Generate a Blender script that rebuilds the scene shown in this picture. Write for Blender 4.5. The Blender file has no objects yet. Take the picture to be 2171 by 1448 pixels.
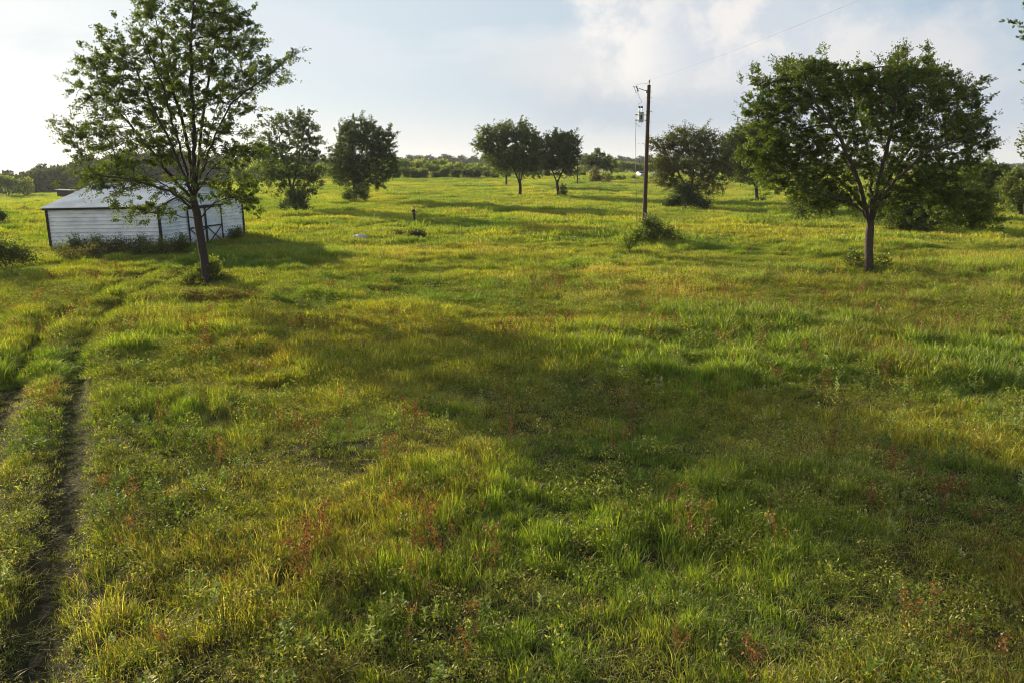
import bpy, bmesh, math, random
import numpy as np
from mathutils import Vector, Matrix

# ------------------------------------------------------------------ camera, sky, sun
sc = bpy.context.scene
COL = sc.collection
F_PX, CX, CY = 1750.0, 1085.5, 724.0          # in pixels of the 2171 px wide photograph
PITCH = math.radians(12.06)
CAM_H = 6.1
SP, CP = math.sin(PITCH), math.cos(PITCH)
cam_d = bpy.data.cameras.new('camera')
cam_d.sensor_width = 36.0
cam_d.lens = 36.0 * F_PX / 2171.0
cam_d.clip_start = 0.1
cam_d.clip_end = 6000
cam = bpy.data.objects.new('camera', cam_d)
cam.location = (0, 0, CAM_H)
cam.rotation_euler = (math.radians(90) - PITCH, 0, 0)
COL.objects.link(cam)
sc.camera = cam

SUN_DIR = Vector((-0.665, 0.747, 0)).normalized()
SUN_EL = math.radians(12.4)
SUN_AZ = math.atan2(SUN_DIR.x, SUN_DIR.y)      # clockwise from +Y
sun_d = bpy.data.lights.new('sun', 'SUN')
sun_d.energy = 5.0
sun_d.angle = math.radians(0.8)
sun_d.color = (1.0, 0.85, 0.56)
sun = bpy.data.objects.new('sun', sun_d)
to_sun = Vector((SUN_DIR.x * math.cos(SUN_EL), SUN_DIR.y * math.cos(SUN_EL), math.sin(SUN_EL)))
sun.rotation_euler = to_sun.to_track_quat('Z', 'Y').to_euler()
sun.location = (-60, 50, 60)
COL.objects.link(sun)

sc.view_settings.view_transform = 'Standard'
sc.view_settings.look = 'None'
sc.view_settings.exposure = 1.12
sc.view_settings.gamma = 1
sc.view_settings.use_curve_mapping = False
sc.render.engine = 'CYCLES'
sc.cycles.max_bounces = 8
sc.cycles.diffuse_bounces = 3
sc.cycles.glossy_bounces = 2
sc.cycles.transmission_bounces = 4
sc.cycles.transparent_max_bounces = 4
sc.cycles.use_denoising = True
sc.cycles.pixel_filter_type = 'BLACKMAN_HARRIS'
sc.cycles.filter_width = 1.05
sc.cycles.sample_clamp_indirect = 6


class NT:
    """short-hand node builder"""
    def __init__(self, tree):
        self.t = tree; self.n = tree.nodes; self.l = tree.links
    def add(self, kind, **kw):
        nd = self.n.new(kind)
        for k, v in kw.items():
            setattr(nd, k, v)
        return nd
    def put(self, sock, v):
        if hasattr(v, 'is_output') or isinstance(v, bpy.types.NodeSocket):
            self.l.new(v, sock)
        elif v is not None:
            sock.default_value = v
    def math(self, op, a, b=None, c=None, clamp=False):
        nd = self.add('ShaderNodeMath', operation=op); nd.use_clamp = clamp
        self.put(nd.inputs[0], a)
        if b is not None: self.put(nd.inputs[1], b)
        if c is not None: self.put(nd.inputs[2], c)
        return nd.outputs[0]
    def mix(self, fac, a, b, blend='MIX'):
        nd = self.add('ShaderNodeMix', data_type='RGBA', blend_type=blend)
        self.put(nd.inputs[0], fac)
        self.put(nd.inputs[6], a if not isinstance(a, tuple) else (*a, 1)[:4])
        self.put(nd.inputs[7], b if not isinstance(b, tuple) else (*b, 1)[:4])
        return nd.outputs[2]
    def noise(self, vec, scale, detail=4, rough=.55, out=0, dist=0.0):
        nd = self.add('ShaderNodeTexNoise')
        self.put(nd.inputs['Vector'], vec)
        nd.inputs['Scale'].default_value = scale
        nd.inputs['Detail'].default_value = detail
        nd.inputs['Roughness'].default_value = rough
        nd.inputs['Distortion'].default_value = dist
        return nd.outputs[out]
    def ss(self, v, a, b, lo=0.0, hi=1.0):
        nd = self.add('ShaderNodeMapRange', interpolation_type='SMOOTHSTEP')
        self.put(nd.inputs[0], v)
        nd.inputs[1].default_value = a; nd.inputs[2].default_value = b
        nd.inputs[3].default_value = lo; nd.inputs[4].default_value = hi
        return nd.outputs[0]


# world: Nishita sky with procedural clouds given by direction
world = bpy.data.worlds.new('World')
sc.world = world
world.use_nodes = True
w = NT(world.node_tree)
w.n.clear()
wo = w.add('ShaderNodeOutputWorld')
sky = w.add('ShaderNodeTexSky', sky_type='NISHITA')
sky.sun_disc = False
sky.sun_elevation = SUN_EL
sky.sun_rotation = SUN_AZ
sky.altitude = 200
sky.air_density = 1.0
sky.dust_density = 0.8
sky.ozone_density = 1.5
geo = w.add('ShaderNodeTexCoord')
sep = w.add('ShaderNodeSeparateXYZ')
w.l.new(geo.outputs['Generated'], sep.inputs[0])
X, Y, Z = sep.outputs
az = w.math('ARCTAN2', X, Y)                 # radians, + right
hyp = w.math('SQRT', w.math('ADD', w.math('MULTIPLY', X, X), w.math('MULTIPLY', Y, Y)))
el = w.math('ARCTAN2', Z, hyp)
ae = w.add('ShaderNodeCombineXYZ')
w.put(ae.inputs[0], az); w.put(ae.inputs[1], el)
AE = ae.outputs[0]
def stretch(sx, sy, off=0.0):
    m = w.add('ShaderNodeCombineXYZ')
    w.put(m.inputs[0], w.math('MULTIPLY', az, sx)); w.put(m.inputs[1], w.math('MULTIPLY', el, sy)); m.inputs[2].default_value = off
    return m.outputs[0]
hi = w.ss(el, .38, .95, 1, .25)      # less high cloud overhead
# edge noise for billows
nb = w.noise(stretch(1, 1.1, 3.1), 16, 8, .62)
nb2 = w.noise(stretch(1, 1.4, 7.7), 5, 6, .6)
ns = w.noise(stretch(1, 4.2, 1.3), 3.2, 7, .58)          # streaky high cloud
azn = w.math('ADD', az, w.math('MULTIPLY', w.math('SUBTRACT', nb, .5), .10))
azn = w.math('ADD', azn, w.math('MULTIPLY', w.math('SUBTRACT', nb2, .5), .10))
nf = w.noise(stretch(1, 1.1, 5.1), 45, 6, .6)
azn = w.math('ADD', azn, w.math('MULTIPLY', w.math('SUBTRACT', nf, .5), .035))
eln = w.math('ADD', el, w.math('MULTIPLY', w.math('SUBTRACT', nb, .5), .08))
# big thunderhead: sharp left side, soft right side, soft base
left_e = w.ss(azn, .066, .118)
right_e = w.ss(azn, .27, .47, 1, 0)
base_e = w.ss(eln, .070, .125)
head = w.math('MULTIPLY', w.math('MULTIPLY', left_e, right_e), base_e)
# skirt of pale cloud spreading left below the tower
skirt = w.math('MULTIPLY', w.math('MULTIPLY', w.ss(azn, -.10, .10), w.ss(azn, .45, .60, 1, 0)),
               w.math('MULTIPLY', w.ss(eln, .060, .10), w.ss(eln, .125, .165, 1, 0)))
skirt = w.math('MULTIPLY', skirt, .75)
# turrets at right, pinkish with blue shade
tur = w.ss(w.noise(stretch(1, 1, 11.0), 9, 7, .6), .47, .62)
streak = w.math('MULTIPLY', w.ss(ns, .50, .70), w.math('MULTIPLY', hi, w.ss(el, .06, .14, .1, .75)))
low = w.math('MULTIPLY', w.ss(el, .0, .085, 1, 0), .75)   # pale low band
bluebank = w.math('MULTIPLY', w.math('MULTIPLY', w.ss(azn, -.06, .12), w.ss(az, .35, .75, 1, .6)),
                  w.math('MULTIPLY', w.ss(eln, .028, .055), w.ss(eln, .085, .12, 1, 0)))
skyc = w.add('ShaderNodeMix', data_type='RGBA', blend_type='MIX')
hsv = w.add('ShaderNodeHueSaturation')
hsv.inputs['Saturation'].default_value = .62
hsv.inputs['Value'].default_value = 1.0
w.l.new(sky.outputs[0], hsv.inputs['Color'])
BASE = hsv.outputs[0]
S = 7.5                                        # cloud radiance in the sky's own units
def cc(r, g, b, k=1.0): return (r * S * k, g * S * k, b * S * k, 1)
c = w.mix(w.math('MULTIPLY', hi, .88), BASE, w.mix(w.ss(az, -.55, .55), cc(.70, .775, .83), cc(.42, .54, .67)))
c = w.mix(w.math('MULTIPLY', w.ss(az, -.75, -.25, .75, 0), hi), c, cc(.92, .92, .89))
c = w.mix(streak, c, cc(.74, .79, .84))
c = w.mix(low, c, w.mix(w.ss(az, -.5, .5), cc(.97, .93, .87), cc(.76, .73, .74)))
shade = w.mix(tur, cc(.62, .67, .74), cc(.86, .83, .81))
hcol = w.mix(w.ss(nb, .38, .60), cc(.66, .70, .75), cc(.91, .88, .85))
hcol = w.mix(w.ss(az, .13, .22), hcol, shade)
c = w.mix(bluebank, c, cc(.55, .61, .69))
c = w.mix(skirt, c, cc(.80, .78, .77))
c = w.mix(head, c, hcol)
bg = w.add('ShaderNodeBackground')
w.put(bg.inputs[0], c)
bg.inputs[1].default_value = 0.065
w.l.new(bg.outputs[0], wo.inputs[0])


# ------------------------------------------------------------------ geometry of the view
def slope(py):
    yy = (CY - py) / F_PX
    return (yy * CP - SP) / (CP + yy * SP)     # dz per metre forward
def at(px, py, y):
    """world point on the ray of a photo pixel at forward distance y"""
    yy = (CY - py) / F_PX
    return Vector(((px - CX) / F_PX / (CP + yy * SP) * y, y, CAM_H + slope(py) * y))

def sst(a, b, v):
    t = np.clip((v - a) / (b - a), 0, 1)
    return t * t * (3 - 2 * t)

def _hash(ix, iy, seed):
    n = (ix.astype(np.int64) * 374761393 + iy.astype(np.int64) * 668265263 + seed * 1442695041) & 0x7fffffff
    n = (n ^ (n >> 13)) * 1274126177 & 0x7fffffff
    n = n ^ (n >> 16)
    return (n & 0xffff) / 65535.0
def vnoise(x, y, seed=0):
    ix = np.floor(x); iy = np.floor(y)
    fx = x - ix; fy = y - iy
    fx = fx * fx * (3 - 2 * fx); fy = fy * fy * (3 - 2 * fy)
    a = _hash(ix, iy, seed); b = _hash(ix + 1, iy, seed)
    c_ = _hash(ix, iy + 1, seed); d = _hash(ix + 1, iy + 1, seed)
    return (a * (1 - fx) + b * fx) * (1 - fy) + (c_ * (1 - fx) + d * fx) * fy
def fbm(x, y, scale, seed=0, octv=4):
    x = np.asarray(x, float) / scale + 1000.3; y = np.asarray(y, float) / scale + 1000.7
    s = 0; amp = 1; tot = 0
    for o in range(octv):
        s = s + amp * vnoise(x, y, seed + o * 17); tot += amp
        x = x * 2.03 + 5.1; y = y * 2.03 + 9.7; amp *= .5
    return s / tot

RIDGE = [(-1500, 420), (-300, 404), (0, 391), (40, 380), (75, 373), (150, 358), (250, 345), (340, 334), (430, 338), (520, 343),
         (700, 338), (860, 337), (950, 332), (1010, 335), (1100, 338), (1240, 332), (1330, 335), (1560, 340),
         (1800, 344), (2000, 350), (2171, 352), (2500, 356), (4000, 360)]
RPX = np.array([p[0] for p in RIDGE], float); RPY = np.array([p[1] for p in RIDGE], float)
RSL = np.array([slope(p) for p in RPY])
WOOD_H = 11.0
def ridge_y(px): return np.interp(px, [-400, 300, 800, 1300], [430, 470, 760, 950])
def terr(x, y):
    x = np.asarray(x, float); y = np.asarray(y, float)
    base = 2.6 * sst(130, 300, y) - 6.3 * sst(45, 170, -x) * sst(90, 240, y) - .5 * sst(26, 44, -x) * sst(50, 90, y)
    base = base + .35 * (fbm(x, y, 14, 3, 3) - .5) * sst(0, 30, y) + .36 * (fbm(x * .6, y, 2.8, 9, 3) - .5)
    px = CX + F_PX * x / np.maximum(y, 30) * CP
    yr = ridge_y(px)
    sl_ = np.interp(px, RPX, RSL)
    zt = CAM_H + sl_ * np.where(sl_ < 0, np.maximum(yr, y), yr) - WOOD_H - .01 * np.maximum(y - yr, 0)
    k = sst(.62, .82, y / yr)
    far = base * (1 - k) + zt * k
    return np.where(y > 60, far, base)
def tz(x, y): return float(terr(x, y))
def ground(px, py):
    y = 5.0
    while y < 1500:
        p = at(px, py, y)
        if p.z <= tz(p.x, p.y): break
        y += max(.1, y * .004)
    p.z = tz(p.x, p.y)
    return p

# wheel ruts, traced and laid on the ground: distance fields
def gp(px, py): p = ground(px, py); return (p.x, p.y)
RUTS = {
    'near': [gp(60, 1470), gp(95, 1300), gp(140, 1100), gp(158, 950), gp(162, 850), gp(168, 750), gp(200, 700), gp(250, 655), gp(330, 610), gp(420, 565)],
    'left': [gp(-130, 1300), gp(-40, 1000), gp(5, 880), gp(38, 800), gp(62, 745), gp(100, 700), gp(160, 655), gp(250, 610), gp(330, 575)],
    'mid_a': [gp(715, 598), gp(800, 606), gp(900, 610), gp(1000, 611)],
    'mid_b': [gp(800, 622), gp(900, 634), gp(985, 638)],
    'walk': [gp(760, 482), gp(830, 477), gp(880, 472), gp(960, 460)],
    'far_a': [gp(1215, 432), gp(1265, 412), gp(1300, 403), gp(1322, 398)],
    'far_b': [gp(1265, 436), gp(1300, 418), gp(1325, 407), gp(1340, 399)],
}
def poly_dist(x, y, pts):
    d = np.full(x.shape, 1e9)
    for (ax, ay), (bx, by) in zip(pts[:-1], pts[1:]):
        vx, vy = bx - ax, by - ay
        t = np.clip(((x - ax) * vx + (y - ay) * vy) / (vx * vx + vy * vy + 1e-9), 0, 1)
        d = np.minimum(d, np.hypot(x - ax - t * vx, y - ay - t * vy))
    return d
_terr0 = terr
def terr(x, y):
    x = np.asarray(x, float); y = np.asarray(y, float)
    h = _terr0(x, y)
    for k in ('near', 'left'):
        d = poly_dist(x, y, RUTS[k])
        h = h - .22 * np.exp(-(d / .35) ** 2) + .05 * np.exp(-((d - .8) / .4) ** 2)
    return h

# ------------------------------------------------------------------ helpers
def tag(o, label=None, cat=None, group=None, kind=None):
    if label: o['label'] = label
    if cat: o['category'] = cat
    if group: o['group'] = group
    if kind: o['kind'] = kind
    return o
def empty(name, loc, label=None, cat=None, group=None, rz=0):
    o = bpy.data.objects.new(name, None)
    o.location = loc; o.rotation_euler.z = rz
    o.empty_display_size = .3
    COL.objects.link(o)
    return tag(o, label, cat, group)
def link(name, me, mat=None, parent=None, loc=None):
    o = bpy.data.objects.new(name, me)
    COL.objects.link(o)
    if mat is not None and not me.materials: me.materials.append(mat)
    if parent is not None: o.parent = parent
    if loc is not None: o.location = loc
    return o
def np_mesh(name, V, faces_list, colors=None, smooth=False):
    """faces_list: arrays (n,k) of indices; colors: per-vertex rgb"""
    me = bpy.data.meshes.new(name)
    V = np.asarray(V, np.float32)
    fl = [np.asarray(f, np.int32) for f in faces_list if len(f)]
    nl = sum(f.size for f in fl); nf = sum(len(f) for f in fl)
    me.vertices.add(len(V)); me.vertices.foreach_set('co', V.ravel())
    me.loops.add(nl); me.loops.foreach_set('vertex_index', np.concatenate([f.ravel() for f in fl]))
    me.polygons.add(nf)
    tot = np.concatenate([np.full(len(f), f.shape[1], np.int32) for f in fl])
    st = np.concatenate([[0], np.cumsum(tot)[:-1]]).astype(np.int32)
    me.polygons.foreach_set('loop_start', st)
    if smooth: me.polygons.foreach_set('use_smooth', np.ones(nf, bool))
    me.update(calc_edges=True)
    if colors is not None:
        a = me.color_attributes.new('bcol', 'FLOAT_COLOR', 'POINT')
        cc_ = np.ones((len(V), 4), np.float32); cc_[:, :3] = colors
        a.data.foreach_set('color', cc_.ravel())
    return me
class MB:
    """collects boxes, bars and tubes into one mesh"""
    def __init__(self): self.v = []; self.f = []
    def add(self, vs, fs):
        n = len(self.v); self.v += [tuple(v) for v in vs]; self.f += [tuple(i + n for i in f) for f in fs]
    def box(self, c, s, m=None):
        x, y, z = s[0] / 2, s[1] / 2, s[2] / 2
        vs = [Vector(c) + (m @ Vector(p) if m else Vector(p)) for p in
              [(-x, -y, -z), (x, -y, -z), (x, y, -z), (-x, y, -z), (-x, -y, z), (x, -y, z), (x, y, z), (-x, y, z)]]
        self.add(vs, [(0, 3, 2, 1), (4, 5, 6, 7), (0, 1, 5, 4), (1, 2, 6, 5), (2, 3, 7, 6), (3, 0, 4, 7)])
    def bar(self, a, b, wd, ht=None):
        a, b = Vector(a), Vector(b); d = b - a
        q = d.to_track_quat('Z', 'Y').to_matrix()
        self.box((a + b) / 2, (wd, ht or wd, d.length), q)
    def tube(self, pts, radii, n=8, cap=True):
        pts = [Vector(p) for p in pts]
        if not hasattr(radii, '__len__'): radii = [radii] * len(pts)
        base = len(self.v); up = None
        for i, p in enumerate(pts):
            d = (pts[min(i + 1, len(pts) - 1)] - pts[max(i - 1, 0)]).normalized()
            if up is None: up = d.orthogonal().normalized()
            up = (up - d * up.dot(d)).normalized(); s = d.cross(up)
            for k in range(n):
                t = 2 * math.pi * k / n
                self.v.append(tuple(p + (up * math.cos(t) + s * math.sin(t)) * radii[i]))
        for i in range(len(pts) - 1):
            for k in range(n):
                a = base + i * n + k; b = base + i * n + (k + 1) % n
                self.f.append((a, b, b + n, a + n))
        if cap:
            self.f.append(tuple(base + k for k in reversed(range(n))))
            self.f.append(tuple(base + (len(pts) - 1) * n + k for k in range(n)))
    def build(self, name, mat, parent=None, smooth=False, loc=None, bevel=0):
        me = bpy.data.meshes.new(name)
        me.from_pydata(self.v, [], self.f); me.update()
        if smooth:
            for p in me.polygons: p.use_smooth = True
        o = link(name, me, mat, parent, loc)
        if bevel:
            m = o.modifiers.new('bevel', 'BEVEL'); m.width = bevel; m.segments = 2
        return o

# ------------------------------------------------------------------ materials
def new_mat(name):
    m = bpy.data.materials.new(name); m.use_nodes = True
    t = NT(m.node_tree); t.n.clear()
    out = t.add('ShaderNodeOutputMaterial')
    return m, t, out
def leaf_material(name, trans=.45, gloss=.06, instanced=False, gain=1.0, rough=.45):
    m, t, out = new_mat(name)
    a = t.add('ShaderNodeAttribute'); a.attribute_name = 'bcol'; a.attribute_type = 'GEOMETRY'
    col = a.outputs['Color']
    if instanced:
        b = t.add('ShaderNodeAttribute'); b.attribute_name = 'tint'; b.attribute_type = 'INSTANCER'
        col = t.mix(1.0, col, b.outputs['Color'], 'MULTIPLY')
    else:
        tc = t.add('ShaderNodeTexCoord')
        nn = t.noise(tc.outputs['Object'], .55, 3, .6)
        col = t.mix(1.0, col, t.mix(t.ss(nn, .35, .65), (.80, .84, .8), (1.22, 1.16, 1.05)), 'MULTIPLY')
    if gain != 1: col = t.mix(1.0, col, (gain, gain, gain), 'MULTIPLY')
    d = t.add('ShaderNodeBsdfDiffuse'); t.put(d.inputs[0], col)
    tr = t.add('ShaderNodeBsdfTranslucent')
    t.put(tr.inputs[0], t.mix(1.0, col, (1.3, 1.36, .42), 'MULTIPLY'))
    mx = t.add('ShaderNodeMixShader'); mx.inputs[0].default_value = trans
    t.l.new(d.outputs[0], mx.inputs[1]); t.l.new(tr.outputs[0], mx.inputs[2])
    g = t.add('ShaderNodeBsdfGlossy'); g.inputs['Roughness'].default_value = rough
    g.inputs[0].default_value = (1, 1, .95, 1)
    mg = t.add('ShaderNodeMixShader'); mg.inputs[0].default_value = gloss
    t.l.new(mx.outputs[0], mg.inputs[1]); t.l.new(g.outputs[0], mg.inputs[2])
    t.l.new(mg.outputs[0], out.inputs[0])
    return m
def solid(name, col, rough=.7, metal=0.0, noise=None, bump=0.0, scale=8, col2=None, coord='Object', sc3=None):
    m, t, out = new_mat(name)
    p = t.add('ShaderNodeBsdfPrincipled')
    tc = t.add('ShaderNodeTexCoord'); vec = tc.outputs[coord]
    if sc3:
        mp = t.add('ShaderNodeMapping'); mp.inputs['Scale'].default_value = sc3
        t.l.new(vec, mp.inputs[0]); vec = mp.outputs[0]
    n = t.noise(vec, scale, 6, .6)
    c2 = col2 or tuple(v * .7 for v in col)
    t.put(p.inputs['Base Color'], t.mix(t.ss(n, .3, .7), col, c2))
    p.inputs['Roughness'].default_value = rough; p.inputs['Metallic'].default_value = metal
    if bump:
        b = t.add('ShaderNodeBump'); b.inputs['Strength'].default_value = bump; b.inputs['Distance'].default_value = .03
        t.l.new(n, b.inputs['Height']); t.l.new(b.outputs[0], p.inputs['Normal'])
    t.l.new(p.outputs[0], out.inputs[0])
    return m

M_GRASS = leaf_material('grass_blades', .45, .025, True, rough=.5)
M_WEED = leaf_material('weed_leaves', .40, .02, True, rough=.5)
M_LEAF = leaf_material('tree_leaves', .50, .035, rough=.5)
M_FARLEAF = leaf_material('far_wood_leaves', .25, .02, True)
M_BARK = solid('bark', (.055, .040, .030), .95, bump=.9, scale=9, col2=(.024, .018, .014), sc3=(3, 3, .6))
M_BARK_R = solid('bark_pale', (.075, .056, .042), .95, bump=.9, scale=9, col2=(.035, .026, .02), sc3=(3, 3, .6))
M_SOIL = solid('soil_track', (.085, .058, .036), 1, bump=.8, scale=5, col2=(.05, .034, .022), coord='Object')
M_DIRT = solid('dirt_mound', (.17, .085, .05), 1, bump=.6, scale=2, col2=(.09, .045, .03))
M_WALL = solid('shed_wall_metal', (.80, .82, .85), .42, .0, scale=.8, col2=(.54, .58, .64), sc3=(1, 1, 3))
_t = NT(M_WALL.node_tree); _p = [q for q in _t.n if q.type == 'BSDF_PRINCIPLED'][0]
_old = _p.inputs['Base Color'].links[0].from_socket
_tc = _t.add('ShaderNodeTexCoord'); _s = _t.add('ShaderNodeSeparateXYZ'); _t.l.new(_tc.outputs['Object'], _s.inputs[0])
_mp = _t.add('ShaderNodeMapping'); _mp.inputs['Scale'].default_value = (2.2, 2.2, .5); _t.l.new(_tc.outputs['Object'], _mp.inputs[0])
_z = _t.math('ADD', _s.outputs[2], _t.math('MULTIPLY', _t.noise(_mp.outputs[0], 1.6, 6, .7), -1.1))
_dirt = _t.mix(_t.ss(_z, -.35, .45, .7, 0), _old, (.28, .24, .17))
_st = _t.ss(_t.noise(_mp.outputs[0], 2.5, 6, .7), .55, .75, 0, .35)
_t.put(_p.inputs['Base Color'], _t.mix(_st, _dirt, (.42, .40, .36)))
M_ROOF = solid('shed_roof_metal', (.74, .76, .80), .4, .2, scale=.6, col2=(.50, .52, .56), sc3=(1, 1, 1))
M_BLACK = solid('black_trim', (.012, .012, .013), .8, scale=5)
M_POLE = solid('creosote_pole', (.075, .036, .026), .85, bump=.5, scale=6, col2=(.03, .015, .012), sc3=(4, 4, .35))
M_GALV = solid('galvanised', (.33, .34, .33), .5, .6, scale=12)
M_TANK = solid('transformer_paint', (.36, .40, .38), .45, .0, scale=6, col2=(.30, .33, .31))
M_WIRE = solid('wire', (.10, .10, .095), .6, .4, scale=3)
M_PORC = solid('porcelain', (.30, .30, .31), .25, scale=3, col2=(.24, .24, .25))
M_ROCK = solid('limestone', (.62, .60, .56), .9, bump=.8, scale=3, col2=(.34, .33, .30))
M_WOODPOST = solid('weathered_post', (.16, .13, .10), .9, scale=6)
M_ROAD = solid('asphalt_road', (.24, .225, .21), .95, scale=.6, col2=(.19, .18, .17))
M_PVC = solid('white_pipe', (.75, .75, .72), .5, scale=4, col2=(.62, .62, .6))

# ------------------------------------------------------------------ ground
def axis(lo, hi, a, b, fine, growth):
    """coordinates from lo to hi, spacing 'fine' within [a,b] and growing outside"""
    c_ = list(np.arange(a, b, fine))
    s = fine; v = c_[-1]
    while v < hi: s *= growth; v += s; c_.append(v)
    s = fine; v = a; pre = []
    while v > lo: s *= growth; v -= s; pre.append(v)
    return np.array(pre[::-1] + c_)
gx = axis(-2200, 2200, -26, 24, .26, 1.055)
gy = axis(-60, 3200, 4, 42, .26, 1.03)
GX, GY = np.meshgrid(gx, gy)
GZ = terr(GX, GY)
nx, ny = len(gx), len(gy)
I = np.arange(nx * ny).reshape(ny, nx)
Fq = np.stack([I[:-1, :-1], I[:-1, 1:], I[1:, 1:], I[1:, :-1]], -1).reshape(-1, 4)
me = np_mesh('ground', np.stack([GX, GY, GZ], -1).reshape(-1, 3), [Fq], smooth=True)
m, t, out = new_mat('meadow_ground')
p = t.add('ShaderNodeBsdfPrincipled')
tc = t.add('ShaderNodeNewGeometry')
pos = tc.outputs['Position']
n1 = t.noise(pos, .05, 6, .6); n2 = t.noise(pos, .9, 8, .65); n3 = t.noise(pos, 9, 6, .7)
mp = t.add('ShaderNodeMapping'); mp.inputs['Scale'].default_value = (.25, 1, 1)
t.l.new(pos, mp.inputs[0])
n4 = t.noise(mp.outputs[0], .12, 6, .65)
sx = t.add('ShaderNodeSeparateXYZ'); t.l.new(pos, sx.inputs[0])
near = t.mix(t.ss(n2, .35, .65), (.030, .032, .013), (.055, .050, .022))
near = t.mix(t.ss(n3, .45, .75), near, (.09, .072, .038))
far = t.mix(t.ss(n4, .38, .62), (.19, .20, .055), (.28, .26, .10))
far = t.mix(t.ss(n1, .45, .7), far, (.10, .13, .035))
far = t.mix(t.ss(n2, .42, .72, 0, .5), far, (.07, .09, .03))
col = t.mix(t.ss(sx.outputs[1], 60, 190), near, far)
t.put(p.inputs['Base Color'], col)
p.inputs['Roughness'].default_value = 1
p.inputs['Specular IOR Level'].default_value = .1
b = t.add('ShaderNodeBump'); b.inputs['Strength'].default_value = 1; b.inputs['Distance'].default_value = .12
t.l.new(t.math('ADD', n3, n2), b.inputs['Height']); t.l.new(b.outputs[0], p.inputs['Normal'])
t.l.new(p.outputs[0], out.inputs[0])
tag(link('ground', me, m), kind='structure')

def strip(name, pts, width, mat, lift=.02, step=.4):
    P = []
    for a, b_ in zip(pts[:-1], pts[1:]):
        a = np.array(a); b_ = np.array(b_)
        n = max(1, int(np.linalg.norm(b_ - a) / step))
        P += [a + (b_ - a) * i / n for i in range(n)]
    P.append(np.array(pts[-1])); P = np.array(P)
    for _ in range(6): P[1:-1] = .5 * P[1:-1] + .25 * (P[:-2] + P[2:])
    T = np.gradient(P, axis=0); T /= np.linalg.norm(T, axis=1)[:, None]
    N = np.stack([T[:, 1], -T[:, 0]], -1)
    K = 5; V = []
    for j in range(K):
        o = (j / (K - 1) - .5) * width
        wob = .35 * width * (fbm(P[:, 0], P[:, 1], 1.1, 40 + j, 2) - .5) * 2
        Q = P + N * (o + wob)[:, None]
        V.append(np.stack([Q[:, 0], Q[:, 1], terr(Q[:, 0], Q[:, 1]) + lift - (.03 if j in (0, K - 1) else 0)], -1))
    V = np.stack(V, 1); n = len(P); J = np.arange(n * K).reshape(n, K)
    Fs = np.stack([J[:-1, :-1], J[1:, :-1], J[1:, 1:], J[:-1, 1:]], -1).reshape(-1, 4)
    return np_mesh(name, V.reshape(-1, 3), [Fs], smooth=True)
tag(link('wheel_rut', strip('rut', RUTS['near'][:8], .27, M_SOIL), M_SOIL), kind='structure')
tag(link('wheel_rut', strip('rut', RUTS['left'][:7], .27, M_SOIL), M_SOIL), kind='structure')

# ------------------------------------------------------------------ grass
rng = np.random.default_rng(7)
GREEN = np.array([.14, .182, .026]); YEL = np.array([.30, .30, .052]); STRAW = np.array([.42, .35, .16])
OLIVE = np.array([.14, .168, .034]); RUST = np.array([.15, .062, .034]); BROWN = np.array([.14, .085, .04]); DEEP = np.array([.05, .105, .022])

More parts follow.
